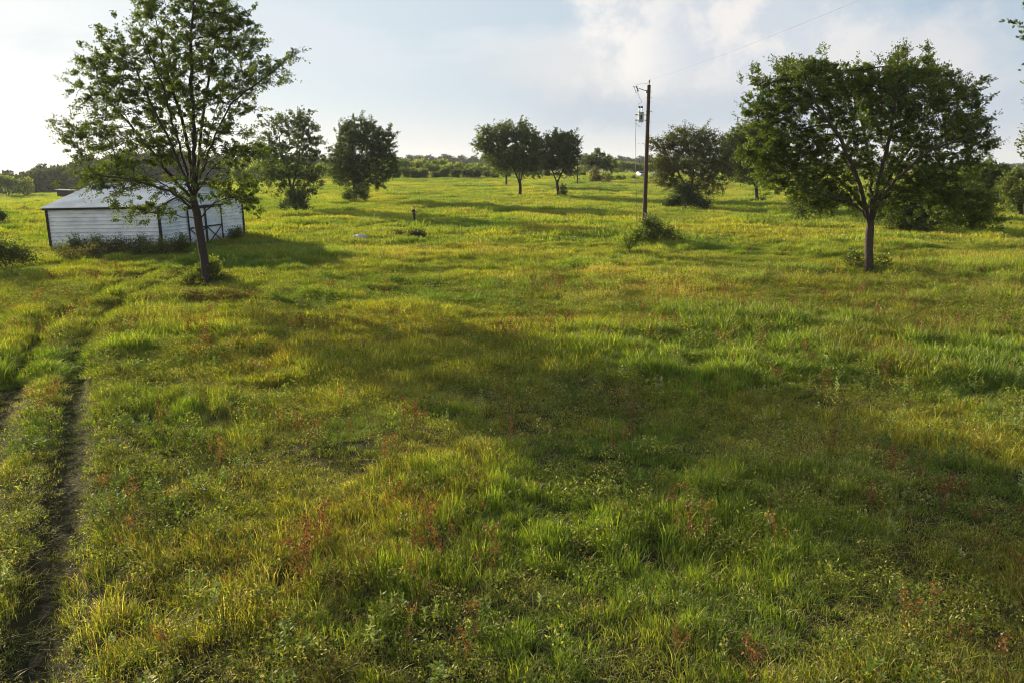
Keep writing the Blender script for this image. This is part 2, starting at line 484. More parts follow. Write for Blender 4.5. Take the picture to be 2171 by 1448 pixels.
def blade_mesh(name, n, R, h, wd, lean=.5, mixp=(.45, .2, .1, .2, .05), curl=.5, heads=0, head_col=None, head_size=.02, flat=0.0):
    """a patch of grass: n arching blades within radius R"""
    pal = np.array([GREEN, YEL, STRAW, OLIVE, BROWN])
    k = rng.choice(5, n, p=np.array(mixp) / sum(mixp))
    r = R * np.sqrt(rng.random(n)); th = rng.random(n) * 2 * np.pi
    bx, by = r * np.cos(th), r * np.sin(th)
    H = h * (.55 + .65 * rng.random(n)) * (1 - .35 * (r / R) ** 2)
    aa = rng.random(n) * 2 * np.pi
    out_ = np.stack([np.cos(aa), np.sin(aa)], -1) * .7 + np.stack([np.cos(th), np.sin(th)], -1) * .5
    L = lean * (.3 + .9 * rng.random(n)) * H
    fa = rng.random(n) * np.pi
    side = np.stack([np.cos(fa), np.sin(fa), np.zeros(n)], -1)
    W = wd * (.6 + .8 * rng.random(n))
    V = np.zeros((n, 7, 3)); C = np.zeros((n, 7, 3))
    for s, (tt, ww) in enumerate([(0, .8), (.4, 1), (.75, .7)]):
        px_ = bx + out_[:, 0] * L * tt ** 1.9; py_ = by + out_[:, 1] * L * tt ** 1.9
        pz = H * (tt - curl * .45 * tt ** 3) - .04 * (s == 0)
        c0 = np.stack([px_, py_, pz], -1)
        V[:, 2 * s] = c0 - side * (W * ww / 2)[:, None]; V[:, 2 * s + 1] = c0 + side * (W * ww / 2)[:, None]
    V[:, 6] = np.stack([bx + out_[:, 0] * L, by + out_[:, 1] * L, H * (1 - curl * .45)], -1)
    cv = pal[k] * (.7 + .6 * rng.random(n))[:, None]
    cv = cv * (1 - flat) + flat * cv.mean(0)
    C[:] = cv[:, None, :]
    base = (np.arange(n) * 7)[:, None]
    quads = np.concatenate([base + np.array([0, 1, 3, 2]), base + np.array([2, 3, 5, 4])])
    tris = base + np.array([4, 5, 6])
    VV = [V.reshape(-1, 3)]; CC = [C.reshape(-1, 3)]; Q = [quads]; T3 = [tris]; off = 7 * n
    if heads:
        m_ = heads * 9
        idx = rng.choice(n, heads)
        tip = V[idx, 6] + np.array([0, 0, h * .18])
        ctr = np.repeat(tip, 9, 0) + rng.normal(0, 1, (m_, 3)) * np.array([head_size * .55, head_size * .55, head_size * 1.6])
        a_ = rng.normal(0, 1, (m_, 3)); a_ /= np.linalg.norm(a_, axis=1)[:, None]
        b_ = np.cross(a_, rng.normal(0, 1, (m_, 3))); b_ /= np.linalg.norm(b_, axis=1)[:, None]
        s_ = head_size
        q = np.stack([ctr - a_ * s_ * .5, ctr + b_ * s_ * .32, ctr + a_ * s_ * .5, ctr - b_ * s_ * .32], 1)
        VV.append(q.reshape(-1, 3))
        hc = np.array(head_col) * (.7 + .6 * rng.random((m_, 1)))
        CC.append(np.repeat(hc, 4, 0)); Q.append(off + np.arange(m_ * 4).reshape(-1, 4)); off += m_ * 4
    return np_mesh(name, np.concatenate(VV), [np.concatenate(Q), np.concatenate(T3)], np.concatenate(CC))

def weed_mesh(name, stems, h, leaf, col, whorls=6, droop=.3, col2=None, top=None):
    """broadleaf plants: stems with leaves in whorls"""
    V = []; Q = []; C = []
    def quad(c0, a, b, l, wv, c):
        n = len(V); V.extend([c0, c0 + a * l * .5 + b * wv, c0 + a * l, c0 + a * l * .5 - b * wv]); Q.append((n, n + 1, n + 2, n + 3)); C.extend([c] * 4)
    for s in range(stems):
        th = rng.random() * 6.28; r = .12 * rng.random() * math.sqrt(stems)
        p0 = np.array([r * math.cos(th), r * math.sin(th), 0.]); ln = rng.normal(0, .16, 2)
        H = h * (.6 + .5 * rng.random()); tip = p0 + np.array([ln[0] * H, ln[1] * H, H])
        sd = np.array([math.cos(th), math.sin(th), 0]) * .004 * (1 + h)
        n = len(V); V.extend([p0 - sd, p0 + sd, tip + sd * .6, tip - sd * .6]); Q.append((n, n + 1, n + 2, n + 3)); C.extend([col * .8] * 4)
        for i in range(whorls):
            tt = .25 + .75 * (i + rng.random() * .5) / whorls
            q = p0 + (tip - p0) * min(tt, 1)
            for j in range(3 + (i == whorls - 1) * 2):
                a0 = rng.random() * 6.28
                up = .55 - droop + .5 * rng.random()
                a = np.array([math.cos(a0), math.sin(a0), up]); a /= np.linalg.norm(a)
                b_ = np.cross(a, [0, 0, 1]); b_ /= np.linalg.norm(b_); b_ = b_ + np.array([0, 0, rng.normal(0, .35)])
                l = leaf * (.6 + .7 * rng.random()) * (1.15 - .4 * tt)
                c = (col if col2 is None or rng.random() < .6 else col2) * (.75 + .5 * rng.random())
                quad(q, a, b_, l, l * .2, c)
        if top is not None:
            for j in range(22):
                q = tip + rng.normal(0, 1, 3) * np.array([.028, .028, .05]); a = rng.normal(0, 1, 3); a /= np.linalg.norm(a)
                b_ = np.cross(a, rng.normal(0, 1, 3)); b_ /= np.linalg.norm(b_)
                quad(q, a, b_, .04, .014, top * (.6 + .8 * rng.random()))
    return np_mesh(name, np.array(V), [np.array(Q)], np.array(C))

def variants(cname, meshes, mat):
    c_ = bpy.data.collections.new(cname)
    for i, me_ in enumerate(meshes):
        me_.materials.append(mat)
        c_.objects.link(bpy.data.objects.new('%s_%02d' % (cname, i), me_))
    return c_

def scatter(name, coll, P, rot, scl, vidx, tint, label=None):
    me_ = bpy.data.meshes.new(name)
    n = len(P)
    me_.vertices.add(n); me_.vertices.foreach_set('co', np.asarray(P, np.float32).ravel())
    a = me_.attributes.new('rot', 'FLOAT_VECTOR', 'POINT'); a.data.foreach_set('vector', np.asarray(rot, np.float32).ravel())
    a = me_.attributes.new('scl', 'FLOAT_VECTOR', 'POINT'); a.data.foreach_set('vector', np.asarray(scl, np.float32).ravel())
    a = me_.attributes.new('vidx', 'INT', 'POINT'); a.data.foreach_set('value', np.asarray(vidx, np.int32))
    a = me_.attributes.new('tint', 'FLOAT_COLOR', 'POINT')
    t4 = np.ones((n, 4), np.float32); t4[:, :3] = tint; a.data.foreach_set('color', t4.ravel())
    o = link(name, me_)
    g = bpy.data.node_groups.new(name, 'GeometryNodeTree')
    g.interface.new_socket('Geometry', in_out='INPUT', socket_type='NodeSocketGeometry')
    g.interface.new_socket('Geometry', in_out='OUTPUT', socket_type='NodeSocketGeometry')
    N = g.nodes; gi = N.new('NodeGroupInput'); go = N.new('NodeGroupOutput')
    ci = N.new('GeometryNodeCollectionInfo'); ci.inputs['Collection'].default_value = coll
    ci.inputs['Separate Children'].default_value = True; ci.inputs['Reset Children'].default_value = True
    ip = N.new('GeometryNodeInstanceOnPoints'); ip.inputs['Pick Instance'].default_value = True
    def at_(nm, ty):
        q = N.new('GeometryNodeInputNamedAttribute'); q.data_type = ty; q.inputs['Name'].default_value = nm
        return [s for s in q.outputs if s.enabled and s.name == 'Attribute'][0]
    er = N.new('FunctionNodeEulerToRotation')
    L = g.links
    L.new(at_('rot', 'FLOAT_VECTOR'), er.inputs[0]); L.new(er.outputs[0], ip.inputs['Rotation'])
    L.new(at_('scl', 'FLOAT_VECTOR'), ip.inputs['Scale']); L.new(at_('vidx', 'INT'), ip.inputs['Instance Index'])
    L.new(gi.outputs[0], ip.inputs['Points']); L.new(ci.outputs[0], ip.inputs['Instance']); L.new(ip.outputs[0], go.inputs[0])
    md = o.modifiers.new('scatter', 'NODES'); md.node_group = g
    return tag(o, label, None, None, 'stuff')

def sample_sector(y0, y1, dens, seed, wide=.80, pad=5):
    r = np.random.default_rng(seed)
    area_rect = (y1 - y0) * 2 * (wide * y1 + pad)
    n = int(area_rect * dens)
    x = (r.random(n) * 2 - 1) * (wide * y1 + pad); y = y0 + r.random(n) * (y1 - y0)
    k = np.abs(x) < wide * y + pad
    return x[k], y[k], r

def in_poly_shed(x, y): return np.zeros(x.shape, bool)

def fields(x, y):
    """colour tint, height, and the shares of the kinds of growth at a place"""
    big = fbm(x, y * .8, 11, 21, 3); med = fbm(x, y, 3.4, 22, 3); sml = fbm(x, y, 1.1, 23, 2)
    red = sst(.50, .66, fbm(x, y, 5.5, 24, 4)); dry = sst(.50, .68, fbm(x * .7, y, 7, 25, 4))
    lush = sst(.48, .66, fbm(x, y, 4.5, 26, 4))
    hgt = .42 + 1.15 * sst(.34, .66, med * .6 + sml * .4)
    return big, med, sml, red, dry, lush, hgt

def rutmask(x, y, wdt=.42):
    k = np.ones(x.shape)
    for nm, pts in RUTS.items():
        ww = {'near': .46, 'left': .5, 'mid_a': .8, 'mid_b': .75, 'walk': 1.6, 'far_a': 1.2, 'far_b': 1.2}[nm]
        d = poly_dist(x, y, pts)
        k = np.minimum(k, sst(ww * .55, ww * 1.25, d))
    return k

near_set = variants('grass_near', [
    blade_mesh('g', 60, .26, .27, .0085, .9, (.45, .25, .1, .18, .04), curl=.8),
    blade_mesh('g', 55, .24, .33, .009, 1.0, (.3, .35, .14, .18, .04), curl=.8),
    blade_mesh('g', 75, .34, .20, .009, 1.0, (.25, .2, .18, .3, .08), curl=.9),
    blade_mesh('g', 55, .20, .38, .009, .8, (.55, .3, .05, .1, 0), curl=.6),
    blade_mesh('g', 50, .30, .34, .007, .95, (.15, .12, .45, .22, .07), heads=9, head_col=STRAW, head_size=.018),
    blade_mesh('g', 50, .30, .30, .008, .95, (.3, .12, .18, .3, .12), heads=8, head_col=RUST, head_size=.022),
    blade_mesh('g', 60, .32, .30, .009, 1.5, (.15, .12, .33, .28, .14), curl=1.1),
    blade_mesh('g', 18, .14, .52, .0085, .8, (.5, .38, .08, .05, 0), curl=.9),
], M_GRASS)
mid_set = variants('grass_mid', [
    blade_mesh('g', 120, .60, .36, .019, .7, (.5, .28, .07, .15, 0), flat=.2),
    blade_mesh('g', 110, .55, .44, .020, .8, (.35, .38, .12, .15, 0), flat=.2),
    blade_mesh('g', 120, .62, .27, .018, .8, (.3, .2, .15, .3, .05), flat=.2),
    blade_mesh('g', 95, .45, .56, .021, .6, (.6, .3, .03, .07, 0), flat=.2),
    blade_mesh('g', 95, .60, .40, .017, .8, (.1, .15, .55, .2, 0), heads=16, head_col=STRAW, head_size=.032, flat=.2),
    blade_mesh('g', 95, .60, .36, .018, .8, (.3, .1, .15, .3, .15), heads=14, head_col=RUST * .9, head_size=.035, flat=.2),
], M_GRASS)
far_set = variants('grass_far', [
    blade_mesh('g', 130, 1.5, .50, .06, .6, (.45, .35, .08, .12, 0), flat=.7),
    blade_mesh('g', 120, 1.4, .60, .065, .6, (.35, .45, .1, .1, 0), flat=.7),
    blade_mesh('g', 130, 1.6, .38, .055, .7, (.25, .25, .2, .3, 0), flat=.7),
    blade_mesh('g', 100, 1.2, .75, .06, .5, (.6, .3, .02, .08, 0), flat=.7),
    blade_mesh('g', 110, 1.5, .50, .05, .7, (.2, .3, .3, .2, 0), flat=.7),
    blade_mesh('g', 100, 1.5, .50, .05, .7, (.2, .15, .3, .3, .05), flat=.7),
], M_GRASS)

def make_grass(name, coll, y0, y1, dens, seed, lod, label, extra=0):
    x, y, r = sample_sector(y0, y1, dens, seed)
    big, med, sml, red, dry, lush, hgt = fields(x, y)
    rm = rutmask(x, y)
    keep = (r.random(len(x)) < .68 + .32 * rm) & ~in_poly_shed(x, y)
    keep &= r.random(len(x)) < .55 + .6 * med
    x, y, big, med, sml, red, dry, lush, hgt, rm = [q[keep] for q in (x, y, big, med, sml, red, dry, lush, hgt, rm)]
    n = len(x); u = r.random(n)
    v = np.where(lush > u, 3, np.where(u < .33, 0, np.where(u < .66, 1, 2)))
    u2 = r.random(n)
    v = np.where(dry * np.interp(y, [0, 50, 80], [.45, .35, .08]) > u2, 4, v)
    u3 = r.random(n)
    rs = red * np.interp(y, [6, 35, 80], [.26, .07, .02]) + .02
    v = np.where(rs > u3, 5, v)
    if lod == 0:
        u4 = r.random(n)
        v = np.where((u4 < .13), 6, np.where(u4 > .93, 7, v))
    hs = hgt * (.8 + .4 * r.random(n)) * (.30 + .70 * rm) * (1.12, .96, .80)[lod]
    # taller, greener grass on the right and round the pole; short around the left tree
    hs = hs * (1 + .35 * sst(12, 24, x) * sst(14, 28, y) * (1 - sst(45, 60, y)))
    S_ = (.85 + .3 * r.random(n)) * (.82, .88, 1.0)[lod]
    dm = np.minimum(poly_dist(x, y, RUTS['mid_a']), poly_dist(x, y, RUTS['mid_b'])); rg_ = np.exp(-((dm - 1.2) / .45) ** 2); hs = np.where(rg_ > .1, np.minimum(hs, .8), hs) * (1 + .8 * rg_)
    scl = np.stack([S_, S_, S_ * hs], -1)
    rot = np.stack([r.normal(0, .08, n), r.normal(0, .08, n), r.random(n) * 6.283], -1)
    # tint: yellow-green sunny growth against deeper green, browner where red
    g = sst(.38, .62, big * .6 + med * .4)[:, None]
    tint = (1 - g) * np.array([.96, 1.04, .85]) + g * np.array([1.38, 1.29, .92])
    tint = tint * (1 - .12 * red[:, None] * np.array([0., .5, .3])) 
    l3 = lush[:, None]; tint = tint * (1 - l3 * .35 * np.array([.6, .12, .1]))
    tint = tint * (1 + (.36, .30, .14)[lod] * (r.random((n, 1)) - .5))
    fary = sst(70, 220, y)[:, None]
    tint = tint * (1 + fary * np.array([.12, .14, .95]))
    tint = tint * (1 - .45 * rg_[:, None] * np.array([.8, .3, .3]))  # lush ridges beside the mid tracks, tinted darker to stand in for their shaded side
    z = terr(x, y)
    return scatter(name, coll, np.stack([x, y, z], -1), rot, scl, v, tint, label)

make_grass('meadow_grass', near_set, 5, 24, 34, 101, 0, 'mixed green and straw meadow grass in the foreground')
make_grass('meadow_grass', mid_set, 23, 66, 12, 102, 1, 'yellow green meadow grass of the middle field')
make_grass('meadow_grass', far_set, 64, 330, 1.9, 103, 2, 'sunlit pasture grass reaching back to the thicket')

# leafy undergrowth between the grass
def leafy_mesh(name, n, R, h, leaf, cols, top=.5):
    k_ = rng.choice(len(cols), n); th = rng.random(n) * 6.283; rr = R * np.sqrt(rng.random(n))
    zz = h * (1 - (rr / R) ** 2 * .5) * (.25 + .75 * rng.random(n) ** .6)
    P = np.stack([rr * np.cos(th), rr * np.sin(th), zz], -1)
    a = rng.normal(0, 1, (n, 3)) * np.array([1, 1, .45]) + np.array([0, 0, .25]); a /= np.linalg.norm(a, axis=1)[:, None]
    b_ = np.cross(a, rng.normal(0, .5, (n, 3)) + np.array([0, 0, 1.])); b_ /= np.linalg.norm(b_, axis=1)[:, None]
    s_ = (leaf * (.5 + .9 * rng.random(n)))[:, None]
    q = np.stack([P - a * s_ * .5, P + b_ * s_ * .2, P + a * s_ * .5, P - b_ * s_ * .2], 1)
    c_ = np.array(cols)[k_] * (.6 + .8 * rng.random((n, 1)))
    return np_mesh(name, q.reshape(-1, 3), [np.arange(n * 4).reshape(-1, 4)], np.repeat(c_, 4, 0))
LF = np.array([.18, .21, .026]); LF2 = np.array([.28, .28, .05]); LF3 = np.array([.10, .135, .022]); LF4 = np.array([.22, .15, .06])
leafy_set = variants('leafy_undergrowth', [
    leafy_mesh('l', 110, .26, .26, .045, [LF, LF2, LF3]), leafy_mesh('l', 80, .20, .34, .055, [LF, LF3, LF2]),
    leafy_mesh('l', 120, .30, .20, .035, [LF2, LF4, LF3]), leafy_mesh('l', 70, .16, .42, .04, [LF, LF2, STRAW * .8]),
    leafy_mesh('l', 90, .24, .30, .03, [RUST * 1.1, LF3, LF4]), leafy_mesh('l', 60, .14, .40, .035, [RUST, RUST * 1.4, LF4]),
], M_WEED)
x, y, r = sample_sector(5, 46, 9.5, 301)
lv = fbm(x, y, 2.4, 81, 4); rd = sst(.46, .64, fbm(x, y, 5.5, 24, 4))
k = (r.random(len(x)) < (.25 + .75 * sst(.38, .58, lv)) * np.interp(y, [5, 24, 46], [1, .75, .35])) & (rutmask(x, y) > .5)
x, y, rd = x[k], y[k], rd[k]; n = len(x)
vv = np.where(r.random(n) < .05 + rd * np.interp(y, [5, 18, 30], [.28, .15, .05]), r.integers(4, 6, n), r.integers(0, 4, n))
sz = (.75 + .6 * r.random(n)) * np.interp(y, [5, 46], [.95, 1.5])
scatter('leafy_undergrowth', leafy_set, np.stack([x, y, terr(x, y) + .02], -1), np.stack([r.normal(0, .1, n), r.normal(0, .1, n), r.random(n) * 6.28], -1),
        np.stack([sz, sz, sz * (.8 + .4 * r.random(n))], -1), vv, np.ones((n, 3)) * (.7 + .6 * r.random((n, 1))), 'small leafy undergrowth mixed into the foreground grass')

# weeds of the near meadow
CROTON = np.array([.32, .36, .17]); CROT2 = np.array([.21, .26, .08]); FORB = np.array([.11, .17, .035])
weed_set = variants('weeds', [
    weed_mesh('w', 1, .42, .085, CROTON, 6), weed_mesh('w', 2, .45, .08, CROTON, 7, col2=CROT2),
    weed_mesh('w', 3, .40, .075, CROT2, 6, col2=FORB), weed_mesh('w', 4, .42, .07, FORB, 8, col2=CROT2),
    weed_mesh('w', 3, .50, .035, BROWN, 4, top=RUST * 1.15), weed_mesh('w', 5, .55, .03, BROWN, 3, top=RUST),
    weed_mesh('w', 2, .62, .05, FORB, 6, top=STRAW * .55),
], M_WEED)
x, y, r = sample_sector(5, 75, 2.8, 201)
cro = sst(.52, .66, fbm(x, y, 4.2, 61, 3)); redf = sst(.50, .66, fbm(x, y, 5.5, 24, 4)); forb = sst(.5, .66, fbm(x, y, 3.3, 63, 3))
band = np.exp(-((y - 24) / 9) ** 2) * sst(2, 8, x)
pc = np.clip(cro * .6 + band * .35, 0, 1) * np.interp(y, [5, 45, 75], [1, .8, .1]); pr = (redf * .6 + .14) * np.interp(y, [5, 22, 60], [1, .3, .04]); pf = forb * .8
u = r.random(len(x)); vv = np.full(len(x), -1)
vv = np.where(u < pc * .6, r.integers(0, 3, len(x)), vv)
vv = np.where((vv < 0) & (r.random(len(x)) < pr), r.integers(4, 6, len(x)), vv)
vv = np.where((vv < 0) & (r.random(len(x)) < pf * .8), 3, vv)
vv = np.where((vv < 0) & (r.random(len(x)) < .05), 6, vv)
k = (vv >= 0) & (rutmask(x, y) > .6)
x, y, vv = x[k], y[k], vv[k]; n = len(x)
sz = .7 + .6 * r.random(n)
scatter('meadow_weeds', weed_set, np.stack([x, y, terr(x, y) + .04], -1), np.stack([r.normal(0, .12, n), r.normal(0, .12, n), r.random(n) * 6.28], -1),
        np.stack([sz, sz, sz * 1.05], -1), vv, np.ones((n, 3)) * (.8 + .4 * r.random((n, 1))), 'pale leaved weeds and rusty seed heads in the grass')

# ------------------------------------------------------------------ trees
def unit(v): return v / (np.linalg.norm(v, axis=-1, keepdims=True) + 1e-9)

def leaf_cloud(base, dirs, L, per, size, colr, r, width=.3, clump_var=.28, spread=.085):
    """shoots at 'base' along 'dirs'; per leaves on each"""
    n = len(base)
    t_ = (np.arange(per) + .5) / per
    t_ = t_[None, :] + r.normal(0, .5 / per, (n, per))
    P = base[:, None, :] + dirs[:, None, :] * (L[:, None] * t_)[..., None] + np.array([0, 0, -1]) * ((L[:, None] * t_ ** 2) * .12)[..., None]
    rad = r.normal(0, 1, (n, per, 3)); rad = unit(rad)
    P = P + rad * (spread * L[:, None, None])
    a = unit(dirs[:, None, :] * .55 + rad * .8 + np.array([0, 0, .05]))
    b_ = unit(np.cross(a, r.normal(0, 1, (n, per, 3)) * .7 + np.array([0, 0, 1.0])))
    s_ = size * (.65 + .7 * r.random((n, per)))[..., None]
    q = np.stack([P, P + a * s_ * .5 + b_ * s_ * width, P + a * s_, P + a * s_ * .5 - b_ * s_ * width], 2)
    V = q.reshape(-1, 3)
    Q = np.arange(len(V)).reshape(-1, 4)
    cl = colr[None, None, :] * (1 + clump_var * r.normal(0, .6, (n, 1, 1))) * (.8 + .4 * r.random((n, per, 1)))
    yel = (r.random((n, 1, 1)) < .18) * np.array([.35, .22, 0.])
    cl = np.clip(cl * (1 + yel), .004, 1)
    C = np.repeat(cl.reshape(-1, 3), 4, 0)
    return V, Q, C

def fans(base, dirs, L, r, k=4, ang=.75):
    """each shoot becomes a flattened fan of k shoots, the middle one longest"""
    n = len(base)
    up_ = np.array([0, 0, 1.0]) + r.normal(0, .25, (n, 3))
    sd = unit(np.cross(dirs, up_))
    a = (np.linspace(-1, 1, k)[None, :] + r.normal(0, .12, (n, k))) * ang
    D_ = dirs[:, None, :] * np.cos(a)[..., None] + sd[:, None, :] * np.sin(a)[..., None] + r.normal(0, .08, (n, k, 3))
    LL = L[:, None] * (1 - .45 * np.abs(a) / ang) * (.8 + .4 * r.random((n, k)))
    B_ = base[:, None, :] + dirs[:, None, :] * (L[:, None] * .3 * r.random((n, k)))[..., None]
    return B_.reshape(-1, 3), unit(D_).reshape(-1, 3), LL.reshape(-1)

def grow(chains, att, D, dk, r, up=.08, maxit=120, keepdir=.45, di=1e9):
    P = []; par = []; fixed = []
    for ch in chains:
        pts = [np.array(q, float) for q in ch['pts']]
        start = ch.get('from', -1)
        if start == 'near':
            dd = [np.linalg.norm(q - pts[0]) for q in P]; start = int(np.argmin(dd)); pts = [P[start]] + pts[1:]
        last = start
        if start == -1: P.append(pts[0]); par.append(-1); fixed.append(ch.get('kind', 0)); last = len(P) - 1
        for a, b_ in zip(pts[:-1], pts[1:]):
            n = max(1, int(round(np.linalg.norm(b_ - a) / D)))
            for i in range(1, n + 1):
                q = a + (b_ - a) * i / n
                if 'wob' in ch and i < n: q = q + r.normal(0, ch['wob'], 3)
                P.append(q); par.append(last); fixed.append(ch.get('kind', 0)); last = len(P) - 1
    n0 = len(P); MAX = 40000
    A = np.zeros((MAX, 3)); A[:n0] = P; pr = np.full(MAX, -1); pr[:n0] = par; n = n0
    dirn = np.zeros((MAX, 3))
    for i in range(n0):
        if par[i] >= 0: dirn[i] = unit(A[i] - A[par[i]])
    minz = min(ch.get('grow_above', -1e9) for ch in chains)
    ok = np.ones(MAX, bool)
    ga = chains[0].get('grow_above', -1e9)
    ok[:n0] = A[:n0, 2] > ga
    D2 = np.where(ok[None, :n0], np.linalg.norm(att[:, None, :] - A[None, :n0], axis=2), 1e9)
    nd = D2.min(1); ni = D2.argmin(1); alive = nd > dk
    for it in range(maxit):
        if not alive.any() or n > MAX - 4000: break
        idx = ni[alive]
        sums = np.zeros((n, 3)); np.add.at(sums, idx, unit(att[alive] - A[idx]))
        act = np.unique(idx)
        d = unit(sums[act]) + keepdir * dirn[act] + np.array([0, 0, up]) + r.normal(0, .13, (len(act), 3))
        newp = A[act] + unit(d) * D
        # drop stalls: new node closer to another node than .4 D
        m_ = len(newp)
        dd = np.linalg.norm(att[alive][:, None, :] - newp[None], axis=2) if m_ else None
        A[n:n + m_] = newp; pr[n:n + m_] = act; dirn[n:n + m_] = unit(newp - A[act])
        mn = dd.min(1); mi = dd.argmin(1) + n
        al = np.where(alive)[0]
        better = mn < nd[al]
        # attractors whose node grew but did not get closer are dropped
        nd[al[better]] = mn[better]; ni[al[better]] = mi[better]
        stuck = ~better & (r.random(len(al)) < .5)
        alive[al[stuck]] = False
        n += m_
        alive &= nd > dk
    return A[:n].copy(), pr[:n].copy(), n0

def tree_mesh(A, pr, n0, R, r0, rmin=0.0, smooth_it=2, flare=1.35):
    n = len(A)
    ch = [[] for _ in range(n)]
    for i in range(n):
        if pr[i] >= 0: ch[pr[i]].append(i)
    leaves = sum(1 for c_ in ch if not c_)
    e = max(1.9, min(3.2, math.log(max(leaves, 2)) / math.log(R / r0)))
    acc = np.zeros(n); rad = np.zeros(n)
    for i in range(n - 1, -1, -1):
        if not ch[i]: acc[i] = r0 ** e
        rad[i] = acc[i] ** (1 / e)
        if pr[i] >= 0: acc[pr[i]] += acc[i]
    sc_ = R / rad[0]
    rad = np.where(rad > 3 * r0, rad * (1 + (sc_ - 1) * np.clip((rad - 3 * r0) / (rad[0] - 3 * r0 + 1e-9), 0, 1)), rad)
    main = [max(c_, key=lambda j: rad[j]) if c_ else -1 for c_ in ch]
    for _ in range(smooth_it):
        B = A.copy()
        for i in range(n0, n):
            if main[i] >= 0: B[i] = .5 * A[i] + .25 * (A[pr[i]] + A[main[i]])
        A = B
    mb = MB()
    z0 = A[0][2]
    started = [0] + [c2 for i in range(n) for c2 in ch[i] if c2 != main[i]]
    for s in started:
        if rad[s] < rmin: continue
        ids = [s]
        while main[ids[-1]] >= 0 and rad[main[ids[-1]]] >= rmin: ids.append(main[ids[-1]])
        pts = [A[j] for j in ids]; rr = [rad[j] for j in ids]
        if s != 0:
            pts = [A[pr[s]]] + pts; rr = [min(rad[pr[s]], rad[s] * 1.15)] + rr
        if len(pts) < 2: continue
        if s == 0: rr = [q * (1 + (flare - 1) * math.exp(-(A[j][2] - z0) / .35)) for q, j in zip(rr, ids)]
        rr[-1] *= .4
        k_ = 9 if rr[0] > .09 else (5 if rr[0] > .03 else 3)
        mb.tube(pts, rr, k_, cap=False)
    return mb, A, rad

def lobes_to_points(lobes, Y, n, r, shell=.35, depth=1.0):
    """lobes in photo pixels -> points in ellipsoids round the forward distance Y; a lobe is (px, py, rx, ry[, dy])"""
    vol = np.array([l[2] * l[3] * math.sqrt(l[2] * l[3]) for l in lobes], float); vol = vol ** .66; vol /= vol.sum()
    cnt = r.multinomial(n, vol); out_ = []
    for l, c_ in zip(lobes, cnt):
        dy = l[4] if len(l) > 4 else 0
        p_ = at(l[0], l[1], Y + dy); rx = l[2] / F_PX * Y * 1.0; rz = l[3] / F_PX * Y * 1.0
        u_ = unit(r.normal(0, 1, (c_, 3))) * (r.random((c_, 1)) ** shell)
        ry = depth * (rx * .6 + rz * .4)
        out_.append(np.array(p_) + u_ * np.array([rx, ry, rz]))
    return np.concatenate(out_)

